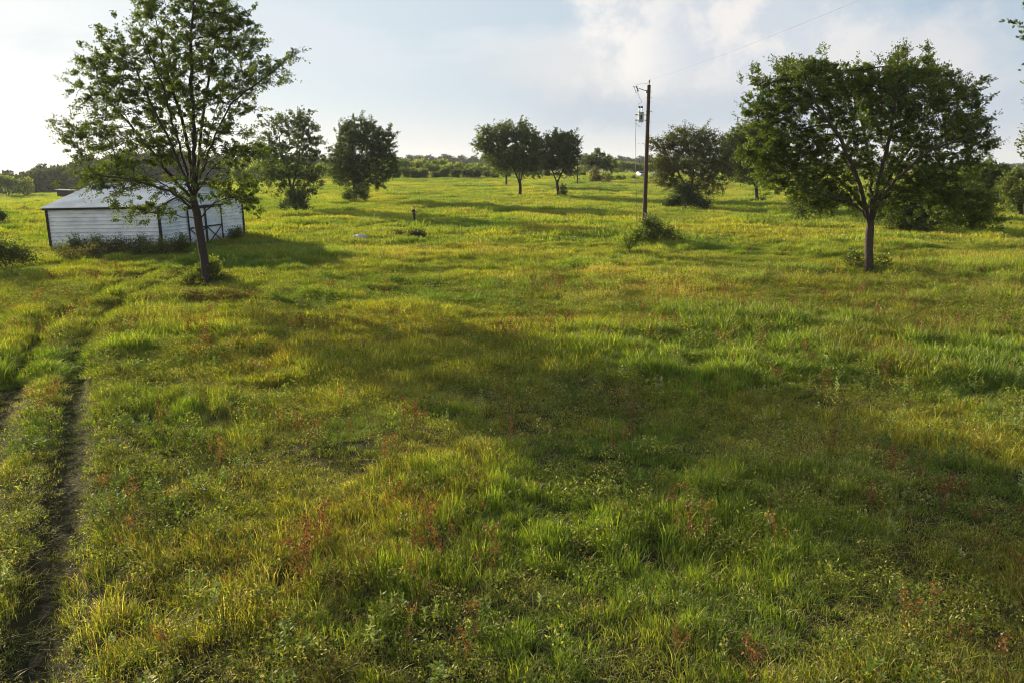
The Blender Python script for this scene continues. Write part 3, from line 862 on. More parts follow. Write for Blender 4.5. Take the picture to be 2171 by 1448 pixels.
def make_tree(name, label, base, trunk_px, lobes, N, D, R, leafsize, per, shoots, L, col, seed, limbs=(), bark=None, r0=.012,
              group=None, rmin=0., thin=.05, cat='tree', shoot_up=.35, depth=1.0, dk=None, shell=.4, forkz=None, Yd=None, droop=0, sparse=0, fill=1.0, dens=1.0):
    r = np.random.default_rng(seed)
    b0 = ground(*base) if not isinstance(base, Vector) else base
    Yt = b0.y
    trunk = [np.array([b0.x, b0.y, b0.z - .25])] + [np.array(at(px, py, Yt)) for px, py in trunk_px]
    chains = [dict(pts=trunk, kind=0, wob=.01, grow_above=(forkz if forkz is not None else trunk[max(len(trunk) - 2, 0)][2]))]
    for lb in limbs:
        pts = [np.array(at(px, py, Yt + dy)) for px, py, dy in lb]
        chains.append({'pts': pts, 'from': 'near', 'kind': 1, 'wob': .03})
    att = lobes_to_points(lobes, Yt, N, r, shell, depth)
    A, pr, n0 = grow(chains, att, D, dk or D * 1.25, r, up=.05)
    mb, A, rad = tree_mesh(A, pr, n0, R, r0, rmin)
    # shoots
    tips = np.where(rad < thin)[0]
    tips = tips[tips >= 0]
    tips = tips[A[tips, 2] > trunk[-1][2] - 30]
    rep = r.poisson(shoots * 1.3, len(tips))
    if sparse: rep = rep * (r.random(len(tips)) > sparse)
    idx = np.repeat(tips, rep)
    dv = unit(A[idx] - A[np.maximum(pr[idx], 0)])
    cen = att.mean(0)
    outw = unit(A[idx] - cen)
    dirs = unit(dv * .7 + outw * .45 + r.normal(0, .45, (len(idx), 3)) + np.array([0, 0, shoot_up]))
    Ls = L * (.45 + .85 * r.random(len(idx)))
    basep = A[idx] + r.normal(0, D * .25, (len(idx), 3))
    # shoots filling the envelope between the twigs
    fi = np.repeat(np.arange(len(att)), r.poisson(fill * 2.2, len(att)))
    if sparse: fi = fi[r.random(len(fi)) > sparse]
    fb = att[fi] + r.normal(0, D * .55, (len(fi), 3))
    fd = unit(unit(fb - cen) * .6 + r.normal(0, .5, (len(fi), 3)) + np.array([0, 0, shoot_up]))
    basep = np.concatenate([basep, fb]); dirs = np.concatenate([dirs, fd]); Ls = np.concatenate([Ls, L * (.45 + .85 * r.random(len(fi)))])
    od = np.linalg.norm((basep - cen) / (att.std(0) + .3), axis=1)
    Ls = Ls * np.clip(.55 + .30 * od, .7, 1.5)
    pick = r.random(len(basep)) < .36 * dens
    basep, dirs, Ls = fans(basep[pick], dirs[pick], Ls[pick], r, 4)
    V, Q, C = leaf_cloud(basep, dirs, Ls, per, leafsize, np.array(col), r, spread=.06)
    print('TREE', label[:30], len(A), len(tips), len(V) // 4)
    idx = np.arange(len(basep))
    org = np.array([b0.x, b0.y, b0.z])
    root = empty(name, b0, label, cat, group)
    mb.v = [tuple(np.array(v) - org) for v in mb.v]
    # bare twig cores of the shoots
    if rmin < .02:
        k_ = r.random(len(idx)) < .6
        s_ = np.array([0, 0, .008]); sd = unit(np.cross(dirs[k_], np.array([.3, .2, 1.]))) * .007
        p0 = basep[k_] - org; p1 = p0 + dirs[k_] * Ls[k_][:, None] * .92
        for a_, b_, c_ in zip(p0, p1, sd):
            mb.add([a_ - c_, a_ + c_, b_], [(0, 1, 2)])
    mb.build('trunk', bark or M_BARK, root, smooth=True)
    cm = np_mesh('crown', V - org, [Q], C)
    link('crown', cm, M_LEAF, root)
    return root

def make_bush(name, label, base, lobes, N, leafsize, per, L, col, seed, group=None, cat='bush', stems=6, depth=1.0, up=.45, dy=0, ground_loc=None, shell=.28):
    r = np.random.default_rng(seed)
    b0 = ground(*base) if ground_loc is None else ground_loc
    pts = lobes_to_points(lobes, b0.y + dy, N, r, shell, depth)
    zg = terr(pts[:, 0], pts[:, 1]); pts[:, 2] = np.maximum(pts[:, 2], zg + .05)
    org = np.array([b0.x, b0.y, b0.z])
    cen = pts.mean(0); cen[2] = pts[:, 2].min()
    dirs = unit(unit(pts - cen) * .8 + r.normal(0, .45, (len(pts), 3)) + np.array([0, 0, up]))
    Ls = L * (.5 + .8 * r.random(len(pts)))
    V, Q, C = leaf_cloud(pts, dirs, Ls, per, leafsize, np.array(col), r, width=.33, clump_var=.35)
    root = empty(name, b0, label, cat, group)
    mb = MB()
    hgt = pts[:, 2].max() - b0.z
    for i in range(stems):
        e = pts[r.integers(len(pts))]; m_ = (e + org) / 2 + r.normal(0, .08 * hgt, 3); m_[2] += .1 * hgt
        s0 = org + np.array([r.normal(0, .04 * hgt), r.normal(0, .04 * hgt), -.1])
        mb.tube([s0 - org, m_ - org, e - org], [.014 * hgt + .006, .009 * hgt + .004, .004], 4, cap=False)
    mb.build('stem', M_BARK, root, smooth=True)
    link('foliage', np_mesh('foliage', V - org, [Q], C), M_LEAF, root)
    return root
G1 = (.082, .118, .020); G2 = (.070, .098, .022); G3 = (.056, .082, .022); G4 = (.12, .155, .045); G5 = (.085, .095, .040)

# the tall vase-shaped elm at the left
make_tree('elm_tree', 'tall slender elm with fanned upright limbs in front of the white shed', (441, 610),
    [(434, 560), (425, 500), (417, 450), (410, 425)],
    [(400, 120, 115, 110), (330, 190, 130, 110), (250, 130, 75, 60), (215, 210, 65, 60), (430, 20, 95, 70), (480, 110, 70, 80),
     (330, 30, 45, 50), (270, 300, 110, 60), (190, 290, 60, 22), (130, 268, 28, 10), (200, 375, 55, 30), (270, 390, 70, 40),
     (500, 200, 60, 50), (560, 165, 45, 28), (600, 130, 22, 16), (545, 100, 18, 30), (470, 290, 60, 50), (520, 330, 60, 35),
     (500, 400, 60, 40), (530, 432, 22, 14), (330, 440, 65, 22), (290, 455, 40, 12), (400, 400, 70, 30), (350, 300, 70, 60), (155, 325, 26, 8), (430, -40, 75, 45), (440, -90, 45, 40), (165, 105, 16, 12), (160, 150, 14, 10), (275, 42, 20, 14), (300, 20, 16, 14)],
    2600, .36, .21, .10, 19, 1.0, .62, G1, 11,
    limbs=[[(412, 430, 0), (380, 395, .5), (340, 345, 1), (280, 270, 1.8), (225, 205, 2.2)],
           [(412, 430, 0), (395, 380, -.6), (360, 300, -1.5), (320, 220, -2), (275, 120, -2.4)],
           [(412, 430, 0), (405, 350, .6), (385, 250, 1.2), (350, 140, 1.6), (330, 40, 1.8)],
           [(412, 430, 0), (412, 340, -.3), (410, 240, -.8), (405, 120, -1.2), (410, 10, -1.4)],
           [(412, 430, 0), (420, 350, .5), (430, 250, 1.4), (450, 130, 2.2), (465, 20, 2.4)],
           [(412, 430, 0), (432, 360, -.8), (455, 290, -2), (490, 220, -2.6), (570, 160, -2.6), (612, 125, -2.7)],
           [(412, 430, 0), (398, 370, -.4), (375, 290, -1.2), (345, 180, -2), (300, 70, -2.4)],
           [(412, 430, 0), (425, 370, -1), (440, 300, -2), (472, 180, -3), (498, 60, -3.2)],
           [(412, 430, 0), (418, 370, 1.2), (408, 290, 2.6), (390, 180, 3.6), (395, 60, 4)],
           [(412, 430, 0), (440, 370, .8), (480, 330, 1.6), (530, 310, 2.4)],
           [(420, 470, 0), (370, 455, -.4), (320, 452, -1), (275, 458, -1.2)],
           [(415, 445, 0), (360, 405, -1), (290, 385, -2), (200, 370, -2.6)],
           [(422, 470, 0), (455, 430, -.5), (500, 415, -1), (535, 432, -1.4)],
           [(413, 435, 0), (330, 380, 2.5), (240, 320, 4), (140, 268, 4.4)]],
    r0=.014, thin=.042, shoot_up=.3, shell=.45, fill=.40, dens=1.25)
make_bush('sapling_sprouts', 'yellow green sprouts round the foot of the tall slender elm', (442, 606), [(425, 588, 12, 16), (448, 580, 12, 20), (410, 600, 14, 12), (468, 598, 12, 12), (440, 605, 26, 10), (455, 570, 7, 12)], 600, .11, 9, .5, (.13, .16, .035), 12, cat='shrub')
make_bush('low_shrub', 'dark brownish weeds spread below the tall slender elm', (430, 645), [(375, 640, 24, 7), (410, 632, 22, 9), (440, 634, 26, 9), (480, 630, 26, 10), (515, 634, 26, 8), (550, 640, 24, 6), (350, 648, 18, 5)], 750, .07, 9, .45, (.12, .10, .035), 13, cat='shrub')

# the broad round elm at the right
make_tree('elm_tree', 'broad round-crowned elm standing alone at the right of the field', (1843, 580),
    [(1842, 530), (1843, 500), (1846, 475)],
    [(1700, 190, 70, 60), (1780, 188, 82, 46), (1880, 182, 88, 42), (1960, 205, 75, 52), (2030, 240, 55, 55), (1850, 230, 120, 80),
     (1660, 240, 60, 60), (1630, 310, 50, 50), (1690, 320, 70, 60), (1640, 360, 50, 40), (1700, 390, 75, 35), (1760, 400, 70, 40),
     (1770, 300, 90, 60), (1960, 290, 100, 60), (2050, 290, 40, 45), (2060, 330, 32, 22), (1930, 370, 90, 45), (1800, 420, 50, 28),
     (1990, 380, 70, 40), (2020, 430, 70, 35), (2070, 450, 45, 30), (2100, 470, 24, 16), (2030, 465, 30, 18), (1900, 420, 60, 35), (1620, 230, 40, 40), (1900, 150, 60, 16), (1830, 350, 60, 40),
     (1700, 162, 48, 22), (1965, 165, 44, 20), (1730, 430, 45, 22), (1665, 138, 22, 12), (1605, 178, 24, 13), (1590, 225, 22, 16), (2080, 180, 18, 12), (2100, 250, 16, 10), (2095, 305, 16, 12), (1910, 122, 20, 10), (1740, 134, 24, 12), (1962, 128, 20, 10), (1588, 330, 22, 12)],
    3000, .38, .235, .11, 19, 1.15, .64, G1, 21,
    limbs=[[(1844, 490, 0), (1838, 450, .1), (1800, 400, .6), (1740, 350, 1.6), (1670, 310, 2.2), (1620, 290, 2.4)],
           [(1844, 490, 0), (1836, 440, -.2), (1815, 370, -.8), (1780, 290, -2), (1730, 220, -2.8), (1700, 150, -3)],
           [(1845, 485, 0), (1848, 430, .3), (1845, 360, 1), (1830, 270, 1.8), (1800, 170, 2.4)],
           [(1845, 480, 0), (1856, 420, -.2), (1870, 360, -.6), (1890, 280, -1.4), (1900, 180, -2.2), (1905, 120, -2.4)],
           [(1846, 478, 0), (1862, 425, .2), (1890, 370, .8), (1940, 300, 1.8), (1980, 220, 2.4), (2000, 160, 2.6)],
           [(1846, 476, 0), (1866, 430, -.3), (1900, 380, -1), (1970, 320, -2.2), (2060, 290, -3)],
           [(1846, 476, 0), (1868, 425, .2), (1920, 395, .5), (1990, 395, 1), (2040, 430, 1.4), (2080, 460, 1.6)],
           [(1844, 480, 0), (1830, 450, -.4), (1790, 425, -1.2), (1720, 410, -2.4)],
           [(1845, 480, 0), (1850, 445, -1), (1860, 400, -2.5), (1850, 340, -4.5), (1840, 260, -5.5)]],
    r0=.021, thin=.055, shoot_up=.38, bark=M_BARK_R, shell=.38, fill=.72, dens=1.4)
make_bush('sapling_sprouts', 'small dark sprouts hugging the trunk foot of the broad right elm', (1845, 574), [(1815, 555, 22, 18), (1868, 560, 20, 15), (1840, 572, 34, 9)], 330, .11, 7, .32, G2, 22, cat='shrub')

# mid-field trees
make_tree('elm_tree', 'ragged thin-crowned tree between the shed and the dark dense tree', (628, 450), [(622, 420), (618, 395), (615, 375)],
    [(600, 275, 45, 32), (640, 285, 35, 40), (570, 320, 32, 40), (660, 310, 24, 36), (615, 340, 60, 40), (650, 370, 42, 28), (585, 375, 40, 24), (600, 400, 40, 14), (635, 255, 30, 14), (650, 400, 25, 16)],
    800, .62, .26, .23, 10, 1.1, .95, G3, 31, limbs=[[(620, 400, 0), (600, 340, .5), (590, 280, 1)], [(620, 400, 0), (635, 330, -.5), (645, 270, -1)], [(625, 430, 0), (640, 400, .5), (650, 370, 1)]],
    r0=.016, thin=.05, rmin=.0, sparse=.12)
make_bush('bush', 'dark bush round the foot of the ragged thin-crowned tree', (628, 452), [(628, 432, 14, 14), (620, 420, 9, 14), (638, 424, 9, 13), (606, 440, 10, 8), (640, 442, 10, 8)], 520, .2, 9, .95, G3, 32)
make_tree('elm_tree', 'dark dense round tree standing left of the person in black', (755, 430), [(752, 405), (752, 385)],
    [(745, 290, 32, 32), (790, 295, 38, 34), (760, 330, 58, 42), (810, 325, 32, 36), (735, 350, 38, 36), (790, 365, 52, 32), (720, 370, 20, 16), (832, 352, 14, 18), (825, 290, 14, 12), (770, 270, 25, 14), (750, 385, 30, 14)],
    1200, .68, .30, .25, 11, 1.35, .95, G3, 41, fill=1.2, r0=.02, thin=.055)
make_bush('bush', 'dark bush under the dark dense round tree', (755, 432), [(750, 416, 13, 12), (765, 408, 10, 12), (738, 420, 10, 6), (770, 420, 9, 7)], 420, .2, 9, .95, G3, 42)
make_tree('elm_tree', 'wide flat-topped tree with forked trunk at the centre of the field', (1102, 418), [(1103, 398), (1102, 380)],
    [(1060, 290, 38, 20), (1100, 288, 38, 22), (1035, 310, 26, 18), (1085, 320, 50, 25), (1130, 320, 22, 35), (1065, 345, 35, 16), (1120, 350, 30, 20)],
    900, .8, .30, .30, 10, 1.3, 1.2, G2, 51, fill=1.3, limbs=[[(1102, 385, 0), (1085, 350, 1), (1060, 310, 2)], [(1102, 385, 0), (1112, 350, -1), (1120, 310, -2)], [(1102, 385, 0), (1098, 340, 2), (1095, 300, 3)]], r0=.022, thin=.065)
make_tree('elm_tree', 'slim small-crowned tree partly behind the wide flat-topped tree', (1074, 396), [(1073, 375), (1068, 355)],
    [(1062, 345, 22, 14), (1045, 335, 18, 12), (1080, 340, 18, 14)], 220, .9, .24, .34, 9, 1.2, 1.1, G1, 52, r0=.025, thin=.07)
make_tree('elm_tree', 'dark small tree with open trunk just right of the flat-topped tree', (1184, 420), [(1182, 398), (1180, 378)],
    [(1175, 310, 25, 18), (1200, 312, 20, 22), (1185, 335, 34, 22), (1165, 345, 16, 18), (1205, 350, 18, 16), (1212, 325, 12, 16), (1190, 298, 20, 12)],
    620, .8, .27, .30, 10, 1.35, 1.2, G3, 61, fill=1.4, limbs=[[(1181, 385, 0), (1165, 350, 1), (1160, 320, 1)], [(1181, 385, 0), (1200, 350, -1), (1205, 320, -1)]], r0=.022, thin=.065)
make_bush('bush', 'tiny dark sapling beside the trunk of the dark small tree', (1194, 420), [(1194, 405, 6, 10), (1192, 414, 8, 5)], 120, .25, 6, .5, G3, 62)
make_tree('snag_tree', 'vine-covered old tree with a tuft at its top near the dirt track', (1262, 388), [(1262, 370), (1264, 345), (1266, 328)],
    [(1267, 325, 8, 7), (1250, 345, 13, 11), (1262, 340, 12, 12), (1285, 352, 17, 13), (1275, 345, 15, 12), (1296, 358, 9, 8)],
    300, .9, .35, .36, 9, 1.1, 1.0, G2, 71, r0=.03, thin=.09)
make_bush('bush', 'brownish brush heap under the vine-covered old tree', (1270, 390), [(1262, 372, 9, 16), (1282, 380, 16, 9), (1262, 383, 12, 7)], 420, .28, 7, .7, (.07, .065, .03), 72)
make_tree('mesquite_tree', 'feathery grey green mesquite right of the utility pole', (1458, 445), [(1462, 425), (1466, 405)],
    [(1460, 310, 48, 24), (1420, 330, 28, 30), (1500, 325, 42, 36), (1460, 355, 62, 32), (1420, 380, 26, 18), (1510, 370, 38, 26), (1490, 396, 50, 14), (1440, 396, 40, 12), (1405, 355, 24, 26), (1535, 345, 24, 34), (1395, 310, 14, 14), (1440, 290, 26, 12), (1480, 290, 30, 12)],
    1500, .70, .30, .19, 14, 1.35, 1.2, G5, 81, fill=.8, limbs=[[(1464, 415, 0), (1440, 370, 1), (1415, 320, 2)], [(1464, 415, 0), (1470, 360, -1), (1475, 300, -1)], [(1464, 415, 0), (1495, 370, 1), (1520, 330, 1.5)]],
    r0=.016, thin=.055, shoot_up=.45)
make_bush('bush', 'dark low bush skirting the foot of the feathery mesquite', (1452, 447), [(1448, 425, 18, 16), (1430, 434, 13, 11), (1470, 430, 15, 13), (1455, 412, 14, 14), (1488, 438, 10, 8), (1418, 440, 9, 5)], 800, .22, 9, 1.0, (.045, .07, .022), 82)
make_tree('elm_tree', 'dark leafy tree between the feathery mesquite and the broad elm', (1606, 432), [(1604, 408), (1601, 390)],
    [(1580, 295, 36, 24), (1615, 300, 40, 30), (1570, 330, 34, 26), (1610, 345, 46, 30), (1580, 365, 36, 18), (1630, 370, 25, 18), (1555, 315, 16, 18)],
    1000, .8, .28, .29, 10, 1.3, 1.2, G2, 91, fill=1.6, limbs=[[(1602, 395, 0), (1585, 360, 1), (1570, 320, 1)], [(1602, 395, 0), (1620, 350, -1), (1630, 310, -1)]], r0=.022, thin=.065)
make_bush('bush', 'small scrubby bush at the foot of the dark leafy tree', (1612, 433), [(1614, 427, 10, 6), (1600, 428, 8, 4)], 120, .2, 6, .4, G3, 92)
make_bush('bush', 'light green bush left of the broad elm trunk', (1700, 468), [(1700, 440, 26, 22), (1725, 435, 24, 24), (1690, 425, 16, 14), (1750, 450, 26, 12)], 800, .2, 8, .7, G4, 93)
make_tree('elm_tree', 'half hidden dark tree behind the trunk of the broad elm', (1950, 492), [(1945, 470), (1940, 455)],
    [(1900, 440, 36, 28), (1940, 435, 40, 30), (1975, 445, 34, 24), (1915, 465, 26, 16), (1960, 410, 40, 24), (2010, 450, 34, 26)], 800, .6, .22, .22, 10, 1.3, 1., G2, 94, fill=1.5, r0=.016, thin=.05)
make_bush('bush', 'yellow green bush with dark skirt behind the broad elm trunk', (1930, 495), [(1915, 476, 18, 12), (1945, 482, 24, 10), (1970, 480, 18, 9)], 460, .2, 7, .5, (.11, .14, .03), 95)
make_tree('elm_tree', 'mid green tree rising behind the right end of the broad elm', (2075, 452), [(2072, 425), (2070, 405)],
    [(2065, 375, 26, 18), (2100, 365, 26, 16), (2085, 395, 40, 22), (2115, 385, 22, 22), (2050, 405, 24, 18), (2098, 415, 28, 14)], 520, .7, .24, .27, 10, 1.3, 1.0, G1, 96, r0=.018, thin=.06)
make_tree('elm_tree', 'bright green tree at the right edge of the far field', (2165, 462), [(2163, 435), (2162, 415)],
    [(2160, 395, 30, 20), (2190, 385, 36, 30), (2150, 420, 22, 18), (2185, 420, 34, 18)], 460, .7, .24, .27, 10, 1.35, 1.0, G4, 97, r0=.018, thin=.06)
# near tree standing just outside the right edge, branches reaching into the picture
make_tree('elm_tree', 'elm branch tips poking in at the top right edge', Vector((22.6, 30.5, tz(22.6, 30.5))), [(2370, 560), (2365, 420)],
    [(2320, 120, 110, 90), (2240, 70, 60, 26), (2185, 50, 22, 10), (2172, 72, 10, 8), (2300, 260, 100, 80), (2235, 320, 50, 16), (2190, 318, 18, 5), (2400, 180, 120, 120), (2180, 92, 8, 6)],
    1100, .40, .24, .13, 12, 1.2, .6, G1, 98, r0=.010, thin=.034)

# brush and weeds at the left edge, shed foot, pole foot
make_bush('bush', 'dark bush cut by the left edge of the picture', (0, 478), [(-6, 462, 14, 13)], 260, .2, 7, .5, G3, 101)
make_bush('bush', 'big dark weedy bush at the left edge below the shed', (20, 585), [(2, 548, 20, 20), (30, 546, 14, 14), (-20, 545, 28, 24), (50, 556, 14, 8)], 700, .12, 9, .95, (.075, .10, .026), 102)
for i, (px, py, rx, ry) in enumerate([(150, 522, 26, 9), (195, 520, 26, 11), (240, 522, 26, 10), (290, 520, 26, 10), (335, 524, 20, 8), (175, 535, 40, 6), (380, 515, 16, 8), (500, 494, 9, 6)]):
    make_bush('weed_clump', ['dark scrubby weeds at the left end of the shed wall', 'tall dark weeds against the shed wall, second from left', 'dark leafy weeds against the middle of the long shed wall',
        'dark weeds right of the middle of the long shed wall', 'weeds at the black corner post of the shed', 'low dark weeds spreading before the long shed wall', 'weeds by the left door leaf of the shed', 'small weed clump right of the shed doors'][i],
        (px, py + 22), [(px, py + 12 - ry * .3, rx, ry), (px + rx * .4, py + 10 - ry * 1.1, rx * .3, ry)], 260, .10, 9, .7, [(.08, .10, .03), (.10, .12, .035), (.09, .08, .035)][i % 3], 110 + i, group='weeds growing along the foot of the shed', cat='weeds')
make_bush('bush', 'dark weedy bush right beside the foot of the utility pole', (1375, 520), [(1372, 482, 8, 10), (1388, 486, 10, 12), (1392, 503, 20, 12), (1412, 502, 8, 12), (1425, 514, 16, 9), (1362, 500, 10, 10), (1376, 510, 18, 8)], 620, .13, 10, .95, (.08, .105, .028), 121)
make_bush('bush', 'tall yellow green weeds left of the utility pole foot', (1330, 545), [(1330, 522, 12, 12), (1345, 512, 8, 15), (1352, 506, 6, 14)], 300, .11, 9, .8, (.15, .20, .035), 123)
make_bush('bush', 'small dark clump in the grass below the person in black', (883, 512), [(884, 503, 14, 7)], 260, .15, 6, .45, (.055, .065, .025), 124)
make_bush('bush', 'tiny brown clump left of the small dark clump below the person', (845, 505), [(846, 500, 10, 4)], 140, .14, 6, .35, (.09, .075, .035), 125)

# ------------------------------------------------------------------ thicket and far shrubs (copies of a few)
def copy_tree(root, loc, rz, s, label, group):
    c_ = root.copy(); COL.objects.link(c_); c_.location = loc; c_.rotation_euler.z = rz; c_.scale = s
    c_['label'] = label; c_['group'] = group
    for chd in list(root.children):
        k_ = chd.copy(); COL.objects.link(k_); k_.parent = c_
    return c_
def proto_shrub(name, seed, col, h=5.0, w_=3.2, N=420, leaf=.42):
    r = np.random.default_rng(seed)
    nl = 9
    cs = np.stack([r.normal(0, w_ * .42, nl), r.normal(0, w_ * .42, nl), h * (.28 + .5 * r.random(nl))], -1)
    rs = w_ * (.25 + .22 * r.random(nl))
    k_ = r.integers(0, nl, N); u_ = unit(r.normal(0, 1, (N, 3))) * r.random((N, 1)) ** .3
    pts = cs[k_] + u_ * rs[k_][:, None] * np.array([1, 1, .85])
    pts[:, 2] = np.maximum(pts[:, 2], .15)
    dirs = unit(unit(pts - np.array([0, 0, h * .3])) + r.normal(0, .4, (N, 3)) + np.array([0, 0, .3]))
    V, Q, C = leaf_cloud(pts, dirs, .9 * (.5 + .8 * r.random(N)), 8, leaf, np.array(col), r, width=.36, clump_var=.4, spread=.25)
    root = bpy.data.objects.new(name, None); COL.objects.link(root)
    mb = MB()
    for i in range(5):
        e = cs[i]; mb.tube([(r.normal(0, .15), r.normal(0, .15), -.3), (e[0] * .5, e[1] * .5, e[2] * .55), tuple(e)], [.11, .08, .03], 5, cap=False)
    mb.build('trunk', M_BARK, root, smooth=True)
    link('crown', np_mesh('crown', V, [Q], C), M_LEAF, root)
    return root
P_LIGHT = [proto_shrub('shrub', 300 + i, c_) for i, c_ in enumerate([(.20, .25, .075), (.23, .26, .085), (.16, .21, .065)])]
P_DARK = [proto_shrub('shrub', 310 + i, c_, h=3.8, w_=3.0) for i, c_ in enumerate([(.055, .08, .028), (.07, .10, .03)])]
used = set()
def place(protos, i, x, y, h, wd, label, group, cat='shrub', rr=random.Random(5)):
    pr_ = protos[i % len(protos)]; h0 = 5.0 if protos is P_LIGHT else 3.8
    loc = (x, y, tz(x, y) - .1); s = (wd, wd, h / h0 * 1.05)
    if id(pr_) not in used:
        used.add(id(pr_)); pr_.location = loc; pr_.scale = s; pr_.rotation_euler.z = rr.random() * 6.28
        pr_['label'] = label; pr_['group'] = group; pr_['category'] = cat; return pr_
    c_ = copy_tree(pr_, loc, rr.random() * 6.28, s, label, group); c_['category'] = cat
    return c_
ORD = 'first second third fourth fifth sixth seventh eighth ninth tenth eleventh twelfth'.split()
R = random.Random(77)
k = 0
def row(px0, px1, Y, top_fn, protos, label, group, step, jit=6, wmul=1.0):
    global k
    px = px0; made = []
    while px < px1:
        yy_ = Y + R.uniform(-jit, jit)
        q = at(px, 350, yy_); gz = tz(q.x, yy_)
        ztop = CAM_H + slope(top_fn(px) + R.uniform(-3, 6)) * yy_
        h = min(8.5, max(1.6, ztop - gz))
        made.append(place(protos, k, q.x, yy_, h, max(.5, min(1.3, h / 5)) * R.uniform(.8, 1.2) * wmul, label, group)); k += 1
        px += step * R.uniform(.7, 1.3)
    if 1 < len(made) <= 12:
        for i_, o_ in enumerate(made): o_['label'] = label + ', ' + ORD[i_] + ' from left'
L_TH = 'pale green shrub in the thicket behind the centre of the field'
G_TH = 'pale green shrubs of the thicket behind the field'
row(520, 1150, 300, lambda p: 344 + 6 * math.sin(p * .02), P_LIGHT, L_TH, G_TH, 26)
row(500, 1120, 272, lambda p: 352 + 5 * math.sin(p * .03 + 1), P_LIGHT, L_TH, G_TH, 24)
row(840, 1090, 248, lambda p: 360 + 3 * math.sin(p * .05), P_DARK, 'dark low shrub along the front edge of the thicket', 'dark shrubs along the thicket edge', 21, 4)
row(1120, 1240, 262, lambda p: 366, P_DARK, 'dark low shrub in the hedge behind the distant utility poles', 'dark shrubs behind the distant utility poles', 18, 4, .7)
row(1205, 1250, 320, lambda p: 352, P_LIGHT, 'pale shrub in the tan pasture behind the distant poles', 'pale shrubs in the tan pasture', 22, 4, .7)
row(1306, 1380, 330, lambda p: 346, P_LIGHT, 'pale bushy tree beyond the dirt track', 'pale green bushy trees beyond the dirt track', 15, 8)
row(1380, 1440, 340, lambda p: 352, P_LIGHT, 'pale green bushy tree right of the pole, behind the mesquite', 'pale green bushy trees behind the mesquite', 16, 6)
row(1295, 1345, 235, lambda p: 379, P_LIGHT, 'low pale weed shrub at the end of the dirt track', 'low weed shrubs at the end of the dirt track', 15, 3, .6)
row(1530, 1830, 340, lambda p: 362, P_LIGHT, 'pale shrub on the far right field edge', 'pale shrubs on the far right field edge', 34, 20)
row(1980, 2240, 230, lambda p: 372, P_DARK, 'dark green shrub behind the trees of the right edge', 'dark shrubs behind the right edge trees', 24, 10)
for i, (px, py, h, wd, lb) in enumerate([(18, 418, 6.5, .85, 'round dark green bush at the far left edge of the pasture'), (58, 416, 5.4, .95, 'wide pale bush right of the round dark green bush'),
        (84, 408, 3.2, .5, 'small pale bush below the wooded hill'), (102, 405, 3.6, .45, 'small slender tree right of the small pale bush'),
        (142, 398, 6.2, 1.0, 'rounded pale tree behind the small dark hut')]):
    q = ground(px, py)
    place(P_LIGHT, i + (2 if i == 0 else 0), q.x, q.y, h * q.y / 260, wd * q.y / 260 * 1.1, lb, 'bushes of the left pasture below the wooded hill')

# far woods: one mass along the ridge
def blob(seed, h=11., w_=7., N=150):
    r = np.random.default_rng(seed)
    u_ = unit(r.normal(0, 1, (N, 3))) * r.random((N, 1)) ** .25
    pts = np.array([0, 0, h * .56]) + u_ * np.array([w_ * .52, w_ * .52, h * .42]) * (.8 + .35 * r.random((N, 1)))
    dirs = unit(u_ + r.normal(0, .3, (N, 3)) + np.array([0, 0, .3]))
    V, Q, C = leaf_cloud(pts, dirs, 1.3 * (.5 + .8 * r.random(N)), 6, 1.1, np.array((.052, .068, .032)), r, width=.4, clump_var=.35, spread=.3)
    return np_mesh('blob', V, [Q], C)
far_trees = variants('far_tree_kinds', [blob(400 + i, 11 + (i - 2) * .8) for i in range(4)], M_FARLEAF)
r = np.random.default_rng(55)
PT = []
px = -500.
for fr, stp in [(1.0, 13), (.975, 13), (.95, 13), (.925, 14), (.90, 14), (.875, 15), (.85, 15), (.82, 16), (1.03, 13), (1.06, 13)]:
    for px in np.arange(-600, 2750, stp):
        if fr < .93 and px > 640: continue
        p_ = px + r.normal(0, 5); yr = float(ridge_y(p_)); Y_ = yr * fr + r.normal(0, 5)
        if px > 640 and r.random() < .3: continue
        q = at(p_, 345, Y_)
        PT.append((q.x, Y_, tz(q.x, Y_) - .6))
PT = np.array(PT); n = len(PT)
sz = .72 + .42 * r.random(n)
scatter('far_woodland', far_trees, PT, np.stack([np.zeros(n), np.zeros(n), r.random(n) * 6.28], -1), np.stack([sz, sz, sz * (.85 + .3 * r.random(n))], -1), r.integers(0, 4, n),
        np.ones((n, 3)) * (.8 + .4 * r.random((n, 1))), 'dark far woodland along the ridge on the horizon')

# ------------------------------------------------------------------ the white metal shed
B = ground(345, 535); 
H_E, RISE = 3.35, 1.55
C3 = at(518, 503, B.y * 1.19)
u_g = Vector((C3.x - B.x, C3.y - B.y, 0)); GW = u_g.length; u_g.normalize()      # along the gable end
u_l = Vector((-u_g.y, u_g.x, 0)); u_l = Vector((-1, .10, 0)).normalized()
u_l = Vector((-u_g.y, u_g.x, 0))
if u_l.x > 0: u_l = -u_l
A3 = at(107, 518, B.y)
LEN = abs(A3.x - B.x) * 1.14
print('SHED', B, GW, LEN, u_g, u_l)
root = empty('metal_shed', (B.x, B.y, B.z - .1), 'white ribbed metal shed with black trim and a shallow gabled roof', 'shed')
rot = Matrix((u_l, u_g, Vector((0, 0, 1)))).transposed().to_4x4()     # local x: along the long wall (left), local y: along the gable end
tilt = Matrix.Rotation(math.radians(1.5), 4, u_g * -1)
root.matrix_world = Matrix.Translation((B.x, B.y, B.z - .1)) @ tilt @ rot
